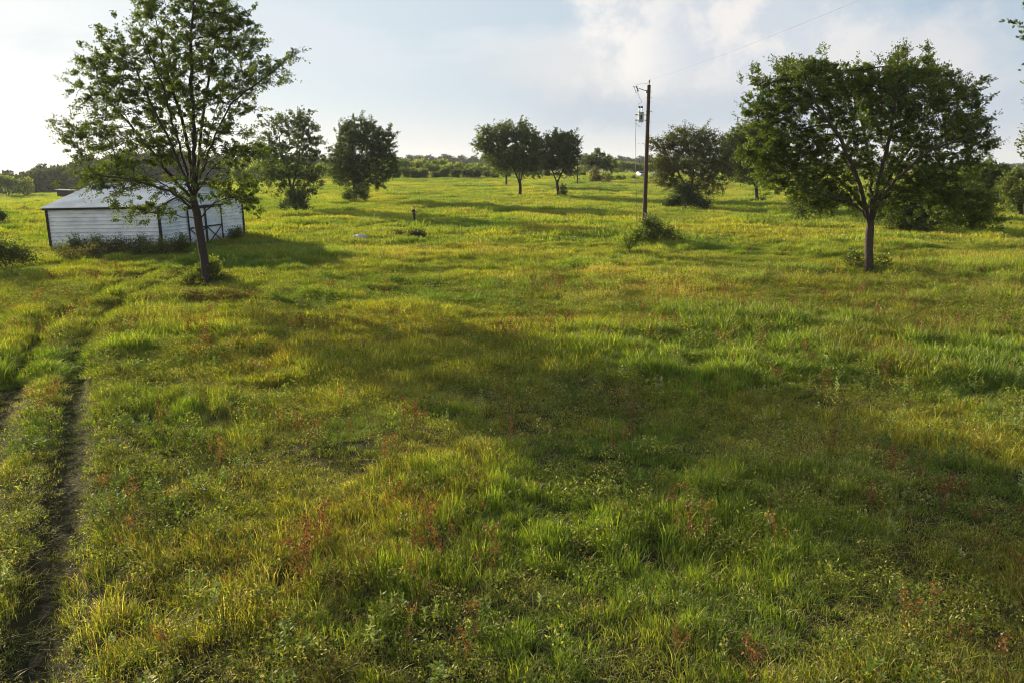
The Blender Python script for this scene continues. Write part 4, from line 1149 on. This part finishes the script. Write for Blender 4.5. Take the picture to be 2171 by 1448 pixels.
def ribbed(mb, w_, h_, top=None, pitch=.27, depth=.042, org=(0, 0), axis_='x', sgn=1, off=0.0, holes=None):
    """horizontal ribbed sheet standing along local x or y; top(s) gives the height at s"""
    prof = []; z = 0
    while z < h_:
        prof += [(z, 0), (z + pitch * .62, 0), (z + pitch * .74, depth), (z + pitch * .90, depth)]; z += pitch
    prof = [q for q in prof if q[0] < h_] + [(h_, 0)]
    ss_ = np.linspace(0, w_, 25)
    vs = []; fs = []
    for s in ss_:
        tp = h_ if top is None else top(s)
        for z, d in prof:
            zz = min(z, tp)
            vs.append(((s + org[0], org[1] - sgn * (d + off), zz) if axis_ == 'x' else (org[0] - sgn * (d + off), s + org[1], zz)))
    K = len(prof)
    for i in range(len(ss_) - 1):
        for j in range(K - 1):
            a = i * K + j; fs.append((a, a + K, a + K + 1, a + 1))
    mb.add(vs, fs)
gtop = lambda s: H_E + RISE * (1 - abs(s - GW / 2) / (GW / 2)) - .05
mb = MB(); ribbed(mb, LEN, H_E - .02, axis_='x'); mb.build('wall', M_WALL, root)
mb = MB(); ribbed(mb, GW, H_E + RISE, top=gtop, axis_='y'); mb.build('wall', M_WALL, root)
mb = MB(); ribbed(mb, LEN, H_E - .02, axis_='x', org=(0, GW), sgn=-1); mb.build('wall', M_WALL, root)
mb = MB(); ribbed(mb, GW, H_E + RISE, top=gtop, axis_='y', org=(LEN, 0), sgn=-1); mb.build('wall', M_WALL, root)
# roof: two ribbed slopes
for side in (0, 1):
    vs = []; fs = []; x = -.25; prof = []
    while x < LEN + .25:
        prof += [(x, 0), (x + .15, 0), (x + .18, .03), (x + .23, .03)]; x += .26
    e0 = (-.28, H_E - .28 * RISE / (GW / 2) + .05); e1 = (GW / 2 + .0, H_E + RISE + .05)
    for x, d in prof:
        for yy_, zz in (e0, ((e0[0] + e1[0]) / 2, (e0[1] + e1[1]) / 2), e1):
            yl = yy_ if side == 0 else GW - yy_
            vs.append((x, yl, zz + d))
    for i in range(len(prof) - 1):
        for j in range(2):
            a = i * 3 + j; fs.append((a, a + 3, a + 4, a + 1) if side == 0 else (a, a + 1, a + 4, a + 3))
    mb = MB(); mb.add(vs, fs); rf = mb.build('roof', M_ROOF, root)
    m_ = rf.modifiers.new('sheet', 'SOLIDIFY'); m_.thickness = .02; m_.offset = -1
mb = MB(); mb.box((LEN / 2, GW / 2, H_E + RISE + .085), (LEN + .5, .34, .03)); mb.build('ridge_cap', M_ROOF, root)
# black trim: eaves, rakes, corners
mb = MB(); sl = RISE / (GW / 2)
for yl, s_ in ((-.20, 1), (GW + .20, -1)):
    mb = MB(); mb.box((LEN / 2, yl, H_E - .20 * sl - .06), (LEN + .44, .04, .15)); mb.build('eave_trim', M_BLACK, root)
for xl in (-.24, LEN + .24):
    mb = MB()
    mb.bar((xl, -.24, H_E - .24 * sl - .04), (xl, GW / 2, H_E + RISE - .04), .15, .035); mb.bar((xl, GW / 2, H_E + RISE - .04), (xl, GW + .24, H_E - .24 * sl - .04), .15, .035)
    mb.build('rake_trim', M_BLACK, root)
for (xl, yl) in ((0, 0), (LEN, 0), (0, GW), (LEN, GW)):
    mb = MB(); mb.box((xl + (-.02 if xl == 0 else .02), yl + (-.02 if yl == 0 else .02), (H_E - .02) / 2), (.16, .16, H_E - .02)); mb.build('corner_trim', M_BLACK, root)
# double barn doors in the gable end
DW, DH = GW * .205, 3.0
for y0 in (GW * .5 - DW, GW * .5):
    vs = []; fs = []; prof = []; s = .06
    while s < DW - .06: prof += [(s, 0), (s + .16, 0), (s + .18, .02), (s + .22, .02)]; s += .24
    for s, d in prof: vs += [(-.05 - d, y0 + min(s, DW - .05), .06), (-.05 - d, y0 + min(s, DW - .05), DH - .05)]
    for i in range(len(prof) - 1): fs.append((2 * i, 2 * i + 2, 2 * i + 3, 2 * i + 1))
    mb = MB(); mb.add(vs, fs); dr = mb.build('door', M_WALL, root)
    mb = MB()
    for yl in (y0 + .05, y0 + DW - .05): mb.box((-.10, yl, DH / 2), (.05, .10, DH))
    for zz in (.08, DH * .5, DH - .05): mb.box((-.105, y0 + DW / 2, zz), (.045, DW - .2, .10))
    mb.bar((-.11, y0 + .1, .13), (-.11, y0 + DW - .1, DH * .5 - .05), .07, .035); mb.bar((-.115, y0 + DW - .1, .13), (-.115, y0 + .1, DH * .5 - .05), .07, .035)
    mb.build('door_frame', M_BLACK, dr)
mb = MB(); mb.box((-.08, GW * .5, DH + .06), (.12, DW * 2 + .5, .12)); mb.build('door_rail', M_BLACK, root)
SHED_INFO = (B, u_l, u_g, LEN, GW)

# ------------------------------------------------------------------ utility pole with transformer
pb = ground(1365, 500); Yp = pb.y
top = at(1376, 181, Yp)
root = empty('utility_pole', pb, 'tall brown utility pole carrying a grey transformer', 'utility pole')
def rel(px, py, dy=0): return at(px, py, Yp + dy) - pb
ptop = top - pb; lean = ptop.normalized()
mb = MB(); mb.tube([Vector((0, 0, -.5)), ptop * .5, ptop], [.20, .175, .15], 16); mb.build('pole_shaft', M_POLE, root, smooth=False)
def pol(frac): return ptop * frac
up = Vector((0, 0, 1))
mb = MB()                                      # pole-top bracket and pin insulator
mb.bar(ptop + Vector((0, 0, -.35)), ptop + Vector((.02, -.02, .22)), .07, .03); mb.tube([ptop + Vector((.02, 0, .18)), ptop + Vector((.02, 0, .26)), ptop + Vector((.03, 0, .32)), ptop + Vector((.04, 0, .42))], [.05, .09, .055, .07], 10)
mb.build('top_insulator', M_PORC, root)
mb = MB(); a0 = rel(1371, 194); a1 = rel(1354, 188); mb.tube([a0, a1], [.035, .028], 8); mb.box(rel(1370, 195), (.16, .3, .22)); mb.build('bracket_arm', M_GALV, root)
mb = MB()                                      # fuse cutout, hung tilted
c0, c1 = rel(1349, 183.5), rel(1353, 195)
mb.tube([c0, c0 + (c1 - c0) * .15, c0 + (c1 - c0) * .3, c0 + (c1 - c0) * .45, c0 + (c1 - c0) * .6, c0 + (c1 - c0) * .75, c1], [.05, .085, .055, .085, .055, .085, .05], 10)
mb.build('cutout_insulator', M_PORC, root)
mb = MB(); d0, d1 = rel(1344.5, 185), rel(1348.5, 197.5)
mb.tube([d0, d1], .022, 8); mb.tube([d0, c0], .018, 6); mb.tube([d1, c1], .018, 6); mb.tube([d0 + Vector((-.03, 0, -.05)), d0 + Vector((-.06, 0, .06))], .035, 6)
mb.build('fuse_tube', M_GALV, root)
tk = rel(1358.5, 249.5, -.15)
mb = MB(); R_ = .245; mb.tube([tk + up * -.42, tk + up * -.40, tk + up * .36, tk + up * .38, tk + up * .43], [.22, R_, R_, R_ + .02, R_ - .02], 20)
tank = mb.build('transformer_tank', M_TANK, root, smooth=False)
for sx_ in (-.13, .07):
    mb = MB(); b0 = tk + Vector((sx_, 0, .42)); mb.tube([b0, b0 + up * .1, b0 + up * .14, b0 + up * .22, b0 + up * .26, b0 + up * .34], [.05, .04, .055, .04, .055, .035], 8); bs = mb.build('bushing', M_PORC, tank)
    mb = MB(); mb.tube([b0 + up * .34, b0 + up * .38, b0 + up * .46, b0 + up * .5], [.05, .095, .095, .05], 10); mb.build('bushing_cap', M_BLACK, bs)
mb = MB(); mb.box(tk + Vector((.0, -.255, .02)), (.12, .03, .28)); mb.box(tk + Vector((.0, -.26, -.16)), (.17, .03, .05)); mb.build('warning_plate', M_BLACK, tank)
mb = MB()
for z in (.2, -.24): mb = MB(); mb.box(tk + Vector((.36, .08, z)), (.30, .06, .06)); mb.box(tk + Vector((.42, .08, z)), (.05, .3, .1)); mb.build('mount_bracket', M_GALV, root)
mb = MB()
for z in (.2, -.24): mb = MB(); mb.box(tk + Vector((-.32, 0, z)), (.16, .07, .06)); mb.box(tk + Vector((-.42, 0, z)), (.09, .09, .10)); mb.build('terminal', M_BLACK, tank)
mb = MB()
for fr in (.955, .83, .755, .70, .92):
    q = pol(fr); mb = MB(); mb.tube([q + Vector((-.2, 0, 0)), q + Vector((.32 if fr != .83 else .36, 0, 0))], .016 if fr != .83 else .03, 6); mb.build('bolt', M_GALV, root)
def wire(name, pts, rad, parent=None, sub=6):
    # smooth through pts
    P = [Vector(p) for p in pts]; out_ = []
    for i in range(len(P) - 1):
        p0, p1, p2, p3 = P[max(i - 1, 0)], P[i], P[i + 1], P[min(i + 2, len(P) - 1)]
        for j in range(sub):
            t_ = j / sub
            out_.append(.5 * ((2 * p1) + (p2 - p0) * t_ + (2 * p0 - 5 * p1 + 4 * p2 - p3) * t_ ** 2 + (3 * p1 - p0 - 3 * p2 + p3) * t_ ** 3))
    out_.append(P[-1])
    mb = MB(); mb.tube(out_, rad, 5); return mb.build(name, M_WIRE, parent)
wire('jumper_wire', [rel(1352.5, 197), rel(1355, 206), rel(1360, 216), rel(1359, 219), rel(1354, 221), rel(1353, 227)], .012, root)
wire('jumper_wire', [rel(1347.5, 182), rel(1356, 179), rel(1366, 178.5), rel(1376, 177)], .010, root)
wire('jumper_wire', [rel(1348, 258), rel(1346, 262), rel(1352, 266), rel(1358, 269.5), rel(1361, 260)], .012, root)
gw = ground(1351, 468)
wire('drop_cable', [rel(1348.8, 256), rel(1348.5, 262), rel(1347.6, 290), rel(1348, 330), rel(1347.4, 370), rel(1349, 420), rel(1348.6, 445), rel(1350, 478)], .022, root)
# overhead line from pole top out over the camera's right, and a span to the distant pole
wt = top + Vector((.04, 0, .42))
far_top = at(1225, 307, 205)
def span(name, a, b, sag, label, rad, cat='wire'):
    P = []
    for i in range(41):
        t_ = i / 40; q = a.lerp(b, t_); q.z -= sag * 4 * t_ * (1 - t_); P.append(q)
    mb = MB(); mb.tube([q - a for q in P], rad, 5); o = mb.build(name, M_WIRE, None, loc=a); return tag(o, label, cat)
end = at(1800, -12, 28.0)
dv = (end - wt); end2 = wt + dv * 1.6
span('overhead_wire', wt, end2, .35, 'thin overhead wire running from the pole top to the upper right', .0045)
span('overhead_wire', wt, far_top, .9, 'faint overhead wire running down from the pole top to the distant pole', .003)

# distant poles
def small_pole(px, py, ptop_, label, arm=None):
    g_ = ground(px, py); t_ = at(px + .7, ptop_, g_.y) - g_
    root = empty('utility_pole', g_, label, 'utility pole', 'distant utility poles')
    mb = MB(); mb.tube([Vector((0, 0, -.3)), t_], [.18, .13], 10); mb.build('pole_shaft', M_POLE, root)
    if arm:
        mb = MB(); mb.box(t_ + Vector((arm[0] / 2 + arm[1] / 2, 0, -.1)), (arm[1] - arm[0], .12, .16)); mb.build('crossarm', M_POLE, root)
    else:
        mb = MB(); mb.tube([t_, t_ + up * .12, t_ + up * .3], [.06, .1, .06], 8); mb.build('top_insulator', M_PORC, root)
small_pole(1224, 393, 309, 'thin bare utility pole right of the dark small tree')
small_pole(1208.5, 379, 348, 'short distant post between the dark small tree and the thin bare pole')
small_pole(1365, 387, 350, 'distant post with a crossarm seen beside the tall brown pole', (-.3, 7.0))
mastp = at(10, 392, 430); mz = tz(mastp.x, 430)
root = empty('radio_mast', (mastp.x, 430, mz), 'thin lattice mast on the skyline at the far left', 'mast')
mb = MB(); ht = at(10, 372, 430).z - mz
for k_ in range(3):
    a_ = k_ * 2.094; mb.tube([(.5 * math.cos(a_), .5 * math.sin(a_), 0), (.12 * math.cos(a_), .12 * math.sin(a_), ht)], .05, 4)
for i in range(12):
    z = ht * i / 12; rr = .5 - .38 * i / 12
    for k_ in range(3):
        a_ = k_ * 2.094; b_ = a_ + 2.094; mb.tube([(rr * math.cos(a_), rr * math.sin(a_), z), (rr * math.cos(b_), rr * math.sin(b_), z + ht / 12)], .03, 4)
mb.build('mast_lattice', M_GALV, root)

# ------------------------------------------------------------------ left pasture: hut, dirt mounds, fence
hb = ground(141, 423)
root = empty('field_hut', hb, 'small dark flat-roofed hut behind the left end of the shed', 'hut', rz=.12)
s_ = hb.y / 100.
def M_(px): return px / F_PX * hb.y
mb = MB(); mb.box((0, 0, M_(9) - .3), (M_(27), M_(20), M_(18) + .6)); mb.build('wall', solid('dark_boards', (.05, .043, .035), .9, scale=1.4, col2=(.03, .026, .022), sc3=(6, 6, .5)), root)
mb = MB(); mb.box((0, 0, M_(18.9)), (M_(34), M_(26), M_(1.6)), Matrix.Rotation(.05, 3, 'Y')); mb.build('roof', M_GALV, root)
mb = MB(); mb.box((-M_(5), -M_(10.2), M_(6)), (M_(6), M_(.5), M_(12))); mb.build('door', M_BLACK, root)
for i, (px, py, wd, h, lb) in enumerate([(80, 432, 14, 8.5, 'small reddish dirt mound farthest right in the left pasture'), (55, 447, 22, 10, 'wide reddish dirt mound in the middle of the left pasture'), (22, 446, 12, 6, 'low dark dirt mound at the left end of the row')]):
    g_ = ground(px, py); r = np.random.default_rng(500 + i)
    u_ = np.linspace(-1, 1, 28); UX, UY = np.meshgrid(u_, u_); rr = np.hypot(UX, UY)
    hh = np.clip(1 - rr ** 1.3, 0, 1) * (.75 + .7 * fbm(UX * 3, UY * 3, 1.3, 70 + i, 3)) * h / F_PX * g_.y - .12
    wm = wd / F_PX * g_.y
    V = np.stack([UX * wm, UY * wm * .8, hh], -1).reshape(-1, 3); J = np.arange(784).reshape(28, 28)
    Fs = np.stack([J[:-1, :-1], J[:-1, 1:], J[1:, 1:], J[1:, :-1]], -1).reshape(-1, 4)
    o = link('dirt_mound', np_mesh('dirt_mound', V, [Fs], smooth=True), M_DIRT, None, g_); tag(o, lb, 'dirt mound', 'dirt mounds in the left pasture')
fpts = [ground(px, py) for px, py in [(-40, 424), (-10, 421), (20, 419), (48, 416), (76, 411), (104, 408), (128, 405), (165, 403)]]
root = empty('wire_fence', fpts[0], 'post and rail fence crossing the left pasture to the hut', 'fence')
for q in fpts:
    mb = MB(); mb.tube([q - fpts[0] + Vector((0, 0, -.2)), q - fpts[0] + Vector((0, 0, 1.5))], .1, 6); mb.build('post', M_WOODPOST, root)
mb = MB()
for a_, b_ in zip(fpts[:-1], fpts[1:]):
    for z in (.5, .95, 1.35): mb.bar(a_ - fpts[0] + Vector((0, 0, z)), b_ - fpts[0] + Vector((0, 0, z)), .05)
mb.build('rail', M_WOODPOST, root)

# white rock, white pipes
g_ = ground(762, 513); r = np.random.default_rng(9)
bm = bmesh.new(); bmesh.ops.create_icosphere(bm, subdivisions=4, radius=1)
for v in bm.verts:
    c_ = v.co; q = 1 + .28 * (float(fbm(c_.x * 2 + c_.z, c_.y * 2, 1, 90, 3)) - .5) * 2
    v.co = Vector((c_.x * q * .72, c_.y * q * .5, max(-.2, c_.z * q * .30)))
me = bpy.data.meshes.new('rock'); bm.to_mesh(me); bm.free()
tag(link('white_rock', me, M_ROCK, None, (g_.x, g_.y, g_.z + .32)), 'flat white rock lying in the shaded grass right of the shed', 'rock')
for i, (px, py, h, lb) in enumerate([(776, 474, .75, 'leftmost of the three short white stakes near the walked path'), (793.5, 470, .85, 'tallest and middle of the three short white stakes'), (801.5, 474, .7, 'rightmost of the three short white stakes, nearest the person')]):
    g_ = ground(px, py); mb = MB(); mb.tube([(0, 0, -.1), (.02, 0, h * .9), (.02, 0, h * .92), (.02, 0, h)], [.03, .03, .04, .04], 10)
    o = mb.build('white_stake', M_PVC, None, loc=g_); tag(o, lb, 'stake', 'short white stakes left of the person')

# ------------------------------------------------------------------ road and cars beyond the pole
ra = ground(1345, 389); rb_ = ground(1500, 372)
Yr_ = 262
rp = [(at(px, 380, Yr_ + dy).x, Yr_ + dy) for px, dy in [(1300, 34), (1350, 6), (1400, -4), (1450, -2), (1540, 8)]]
tag(link('road', strip('road', rp, 13, M_ROAD, lift=.35, step=2), M_ROAD), kind='structure')
def car(px, py, Y_, wpx, body_col, label, rz):
    p_ = at(px, py, Y_); z = max(tz(p_.x, Y_), 0) + .38
    root = empty('parked_car', (p_.x, Y_, z), label, 'car', 'cars on the road beyond the pole', rz)
    paint = solid('car_paint', body_col, .3, .2, scale=2, col2=tuple(v * .95 for v in body_col))
    glass = solid('car_glass', (.03, .04, .05), .08, 0, scale=2)
    # side profile extruded across: front at -y
    prof = [(-2.25, .35), (-2.28, .62), (-2.1, .80), (-1.15, .95), (-.45, 1.42), (.95, 1.45), (1.7, 1.02), (2.2, .95), (2.25, .4), (2.1, .28), (-2.1, .26)]
    mb = MB(); vs = []; n = len(prof)
    for x_, k_ in ((-.9, .94), (-.82, 1), (.82, 1), (.9, .94)):
        for yy_, zz in prof: vs.append((x_ * (1 - .14 * max(0, zz - .95) / .5), yy_ * k_, .25 + (zz - .25) * (.98 if k_ < 1 else 1)))
    fs = []
    for i in range(3):
        for j in range(n): a = i * n + j; b_ = i * n + (j + 1) % n; fs.append((a, b_, b_ + n, a + n))
    fs += [tuple(range(n))[::-1], tuple(3 * n + j for j in range(n))]
    mb.add(vs, fs); mb.build('body', paint, root, bevel=.03)
    mb = MB(); mb.add([(-.72, -1.12, .99), (.72, -1.12, .99), (.62, -.5, 1.40), (-.62, -.5, 1.40)], [(0, 1, 2, 3)]); mb.build('windscreen', glass, root)
    bpy.data.objects[-1] if False else None
    for s in (-1, 1):
        mb = MB(); mb.add([(s * .885, -1.0, 1.0), (s * .885, 1.4, 1.02), (s * .80, .9, 1.38), (s * .80, -.42, 1.37)], [(0, 1, 2, 3)]); mb.build('side_window', glass, root)
        mb = MB(); mb.box((s * .66, -2.27, .68), (.34, .06, .14)); mb.build('headlight', M_PVC, root)
        for yy_ in (-1.4, 1.4):
            mb = MB(); mb.tube([(s * .72, yy_, .33), (s * .93, yy_, .33)], .33, 18); wh = mb.build('wheel', M_BLACK, root)
            mb = MB(); mb.tube([(s * .92, yy_, .33), (s * .945, yy_, .33)], .19, 12); mb.build('rim', M_GALV, wh)
    mb = MB(); mb.box((0, -2.29, .46), (1.5, .05, .16)); mb.build('grille', M_BLACK, root)
    mb = MB(); mb.box((0, -2.325, .44), (.5, .02, .13)); mb.build('licence_plate', M_PVC, root)
    for w_n in root.children:
        if w_n.name.startswith(('windscreen', 'side_window')):
            w_n.location += Vector((0, -.012, .012)) if w_n.name.startswith('wind') else Vector((0, 0, 0))
    return root
car(1358, 387, 256, 16, (.33, .38, .46), 'silver blue car facing us just left of the tall brown pole', .25)
car(1396, 376.5, 268, 16, (.72, .70, .66), 'pale car half hidden behind the left side of the mesquite', 1.4)

# ------------------------------------------------------------------ the person
g_ = ground(878, 474)
root = tag(bpy.data.objects.new('person', None), 'person in black shirt and dark trousers standing in the field looking down at their hands', 'person'); COL.objects.link(root)
root.location = g_; root.rotation_euler.z = math.radians(-20)
def skin_body(name, nodes, edges, mat, parent, sub=2, root_i=0):
    me = bpy.data.meshes.new(name)
    me.from_pydata([n_[0] for n_ in nodes], edges, []); me.update()
    o = link(name, me, None)
    o.modifiers.new('skin', 'SKIN').use_smooth_shade = True
    for i, n_ in enumerate(nodes):
        me.skin_vertices[0].data[i].radius = n_[1] if isinstance(n_[1], tuple) else (n_[1], n_[1])
    me.skin_vertices[0].data[root_i].use_root = True
    ss_ = o.modifiers.new('sub', 'SUBSURF'); ss_.levels = sub; ss_.render_levels = sub
    dg = bpy.context.evaluated_depsgraph_get(); dg.update()
    m2 = bpy.data.meshes.new_from_object(o.evaluated_get(dg)); m2.name = name
    for pl in m2.polygons: pl.use_smooth = True
    bpy.data.objects.remove(o); bpy.data.meshes.remove(me)
    m2.materials.clear()
    return link(name, m2, mat, parent)
SKIN = solid('skin', (.34, .20, .14), .6, scale=9, col2=(.30, .17, .12))
SHIRT = solid('black_shirt', (.012, .012, .016), .85, scale=14, col2=(.02, .02, .025))
TROU = solid('dark_trousers', (.02, .022, .035), .85, scale=14, col2=(.03, .032, .045))
HAIR = solid('brown_hair', (.12, .085, .055), .8, scale=30)
# facing +x; y across the shoulders
N_ = [((0, 0, .93), .105), ((.01, 0, 1.12), .10), ((-.01, 0, 1.32), .115), ((0, 0, 1.45), .075), ((.03, 0, 1.53), .052), ((.05, 0, 1.60), .075), ((.06, 0, 1.70), (.085, .075)), ((.05, 0, 1.76), .05),
      ((-.01, .19, 1.40), .055), ((-.04, .24, 1.13), .043), ((.19, .13, 1.08), .034), ((.26, .09, 1.09), .026),
      ((-.01, -.19, 1.40), .055), ((-.04, -.24, 1.13), .043), ((.19, -.13, 1.08), .034), ((.26, -.09, 1.09), .026),
      ((.02, .10, .86), .095), ((.05, .11, .48), .062), ((-.01, .11, .09), .042), ((.13, .12, .035), .034),
      ((.02, -.10, .86), .095), ((.09, -.11, .48), .062), ((.05, -.11, .09), .042), ((.19, -.12, .035), .034)]
E_ = [(0, 1), (1, 2), (2, 3), (3, 4), (4, 5), (5, 6), (6, 7), (2, 8), (8, 9), (9, 10), (10, 11), (2, 12), (12, 13), (13, 14), (14, 15), (0, 16), (16, 17), (17, 18), (18, 19), (0, 20), (20, 21), (21, 22), (22, 23)]
def add_node(p_, r_, parent_i): N_.append((p_, r_)); E_.append((parent_i, len(N_) - 1)); return len(N_) - 1
for s, wi in ((1, 11), (-1, 15)):                                       # hands: palm, four fingers, thumb
    pi_ = add_node((.31, s * .075, 1.09), .020, wi)
    for j, ln in enumerate((.060, .070, .064, .050)):
        f1 = add_node((.335, s * (.085 - .016 * j) + 0, 1.105 - .012 * j), .009, pi_)
        f2 = add_node((.335 + ln * .5, s * (.060 - .016 * j), 1.11 - .012 * j), .008, f1)
        add_node((.33 + ln * .6, s * (.036 - .012 * j), 1.10 - .012 * j), .007, f2)
    t1 = add_node((.30, s * .045, 1.12), .010, pi_); add_node((.33, s * .025, 1.13), .008, t1)
add_node((.135, 0, 1.655), .016, 6)                                    # nose
add_node((.045, .078, 1.665), .015, 6); add_node((.045, -.078, 1.665), .015, 6)   # ears
add_node((.115, 0, 1.585), .026, 5)                                    # chin
body = skin_body('body', N_, E_, SKIN, root)
skin_body('shirt', [((0, 0, .86), .17), ((.0, 0, .96), .175), ((.01, 0, 1.06), .175), ((.01, 0, 1.15), .175), ((0, 0, 1.24), .18), ((-.01, 0, 1.32), .17), ((0, 0, 1.455), .085), ((-.01, .20, 1.41), .072), ((-.035, .235, 1.18), .064), ((-.01, -.20, 1.41), .072), ((-.035, -.235, 1.18), .064)],
    [(0, 1), (1, 2), (2, 3), (3, 4), (4, 5), (5, 6), (5, 7), (7, 8), (5, 9), (9, 10)], SHIRT, root)
skin_body('trousers', [((0, 0, 1.0), .135), ((.02, .10, .84), .110), ((.05, .11, .48), .080), ((0, .11, .12), .064), ((.02, -.10, .84), .110), ((.09, -.11, .48), .080), ((.055, -.11, .12), .064)],
    [(0, 1), (1, 2), (2, 3), (0, 4), (4, 5), (5, 6)], TROU, root)
skin_body('hair', [((.02, 0, 1.66), .08), ((.035, 0, 1.74), .088), ((.07, 0, 1.775), .05)], [(0, 1), (1, 2)], HAIR, root)
for s in (1, -1):
    mb = MB(); mb.tube([(-.06, s * .115, .045), (.02, s * .115, .075), (.12, s * .12, .055), (.19, s * .12, .035)], [.03, .052, .048, .025], 10)
    o = mb.build('shoe', M_BLACK, root, smooth=True); o.location.x = 0 if s > 0 else .05
mb = MB()
for s in (1, -1): mb.tube([(.128, s * .032, 1.672), (.140, s * .032, 1.672)], .010, 8)
mb.build('eyes', M_BLACK, root)
mb = MB(); mb.box((.127, 0, 1.605), (.03, .045, .008)); mb.build('mouth', solid('lips', (.28, .11, .09), .6), root)
mb = MB(); mb.box((.345, 0, 1.12), (.11, .17, .03)); mb.build('handheld_controller', M_BLACK, None)
ho = bpy.context.scene.objects[-1] if False else [o for o in COL.objects if o.name == 'handheld_controller'][0]
ho.matrix_world = Matrix.Translation(g_) @ Matrix.Rotation(math.radians(-20), 4, 'Z')
tag(ho, 'small dark controller held in the hands of the person', 'controller')

# ------------------------------------------------------------------ haze: one closed box of thin air round the scene
mb = MB(); mb.box((0, 0, 0), (6000, 6400, 132)); o = mb.build('haze', None); o.location = (0, 400, -6)
hm, t, out = new_mat('haze')
pv = t.add('ShaderNodeVolumePrincipled'); pv.inputs['Color'].default_value = (.80, .86, .95, 1)
pv.inputs['Density'].default_value = .00011; pv.inputs['Anisotropy'].default_value = .2
t.l.new(pv.outputs[0], out.inputs['Volume'])
o.data.materials.append(hm); tag(o, kind='stuff')
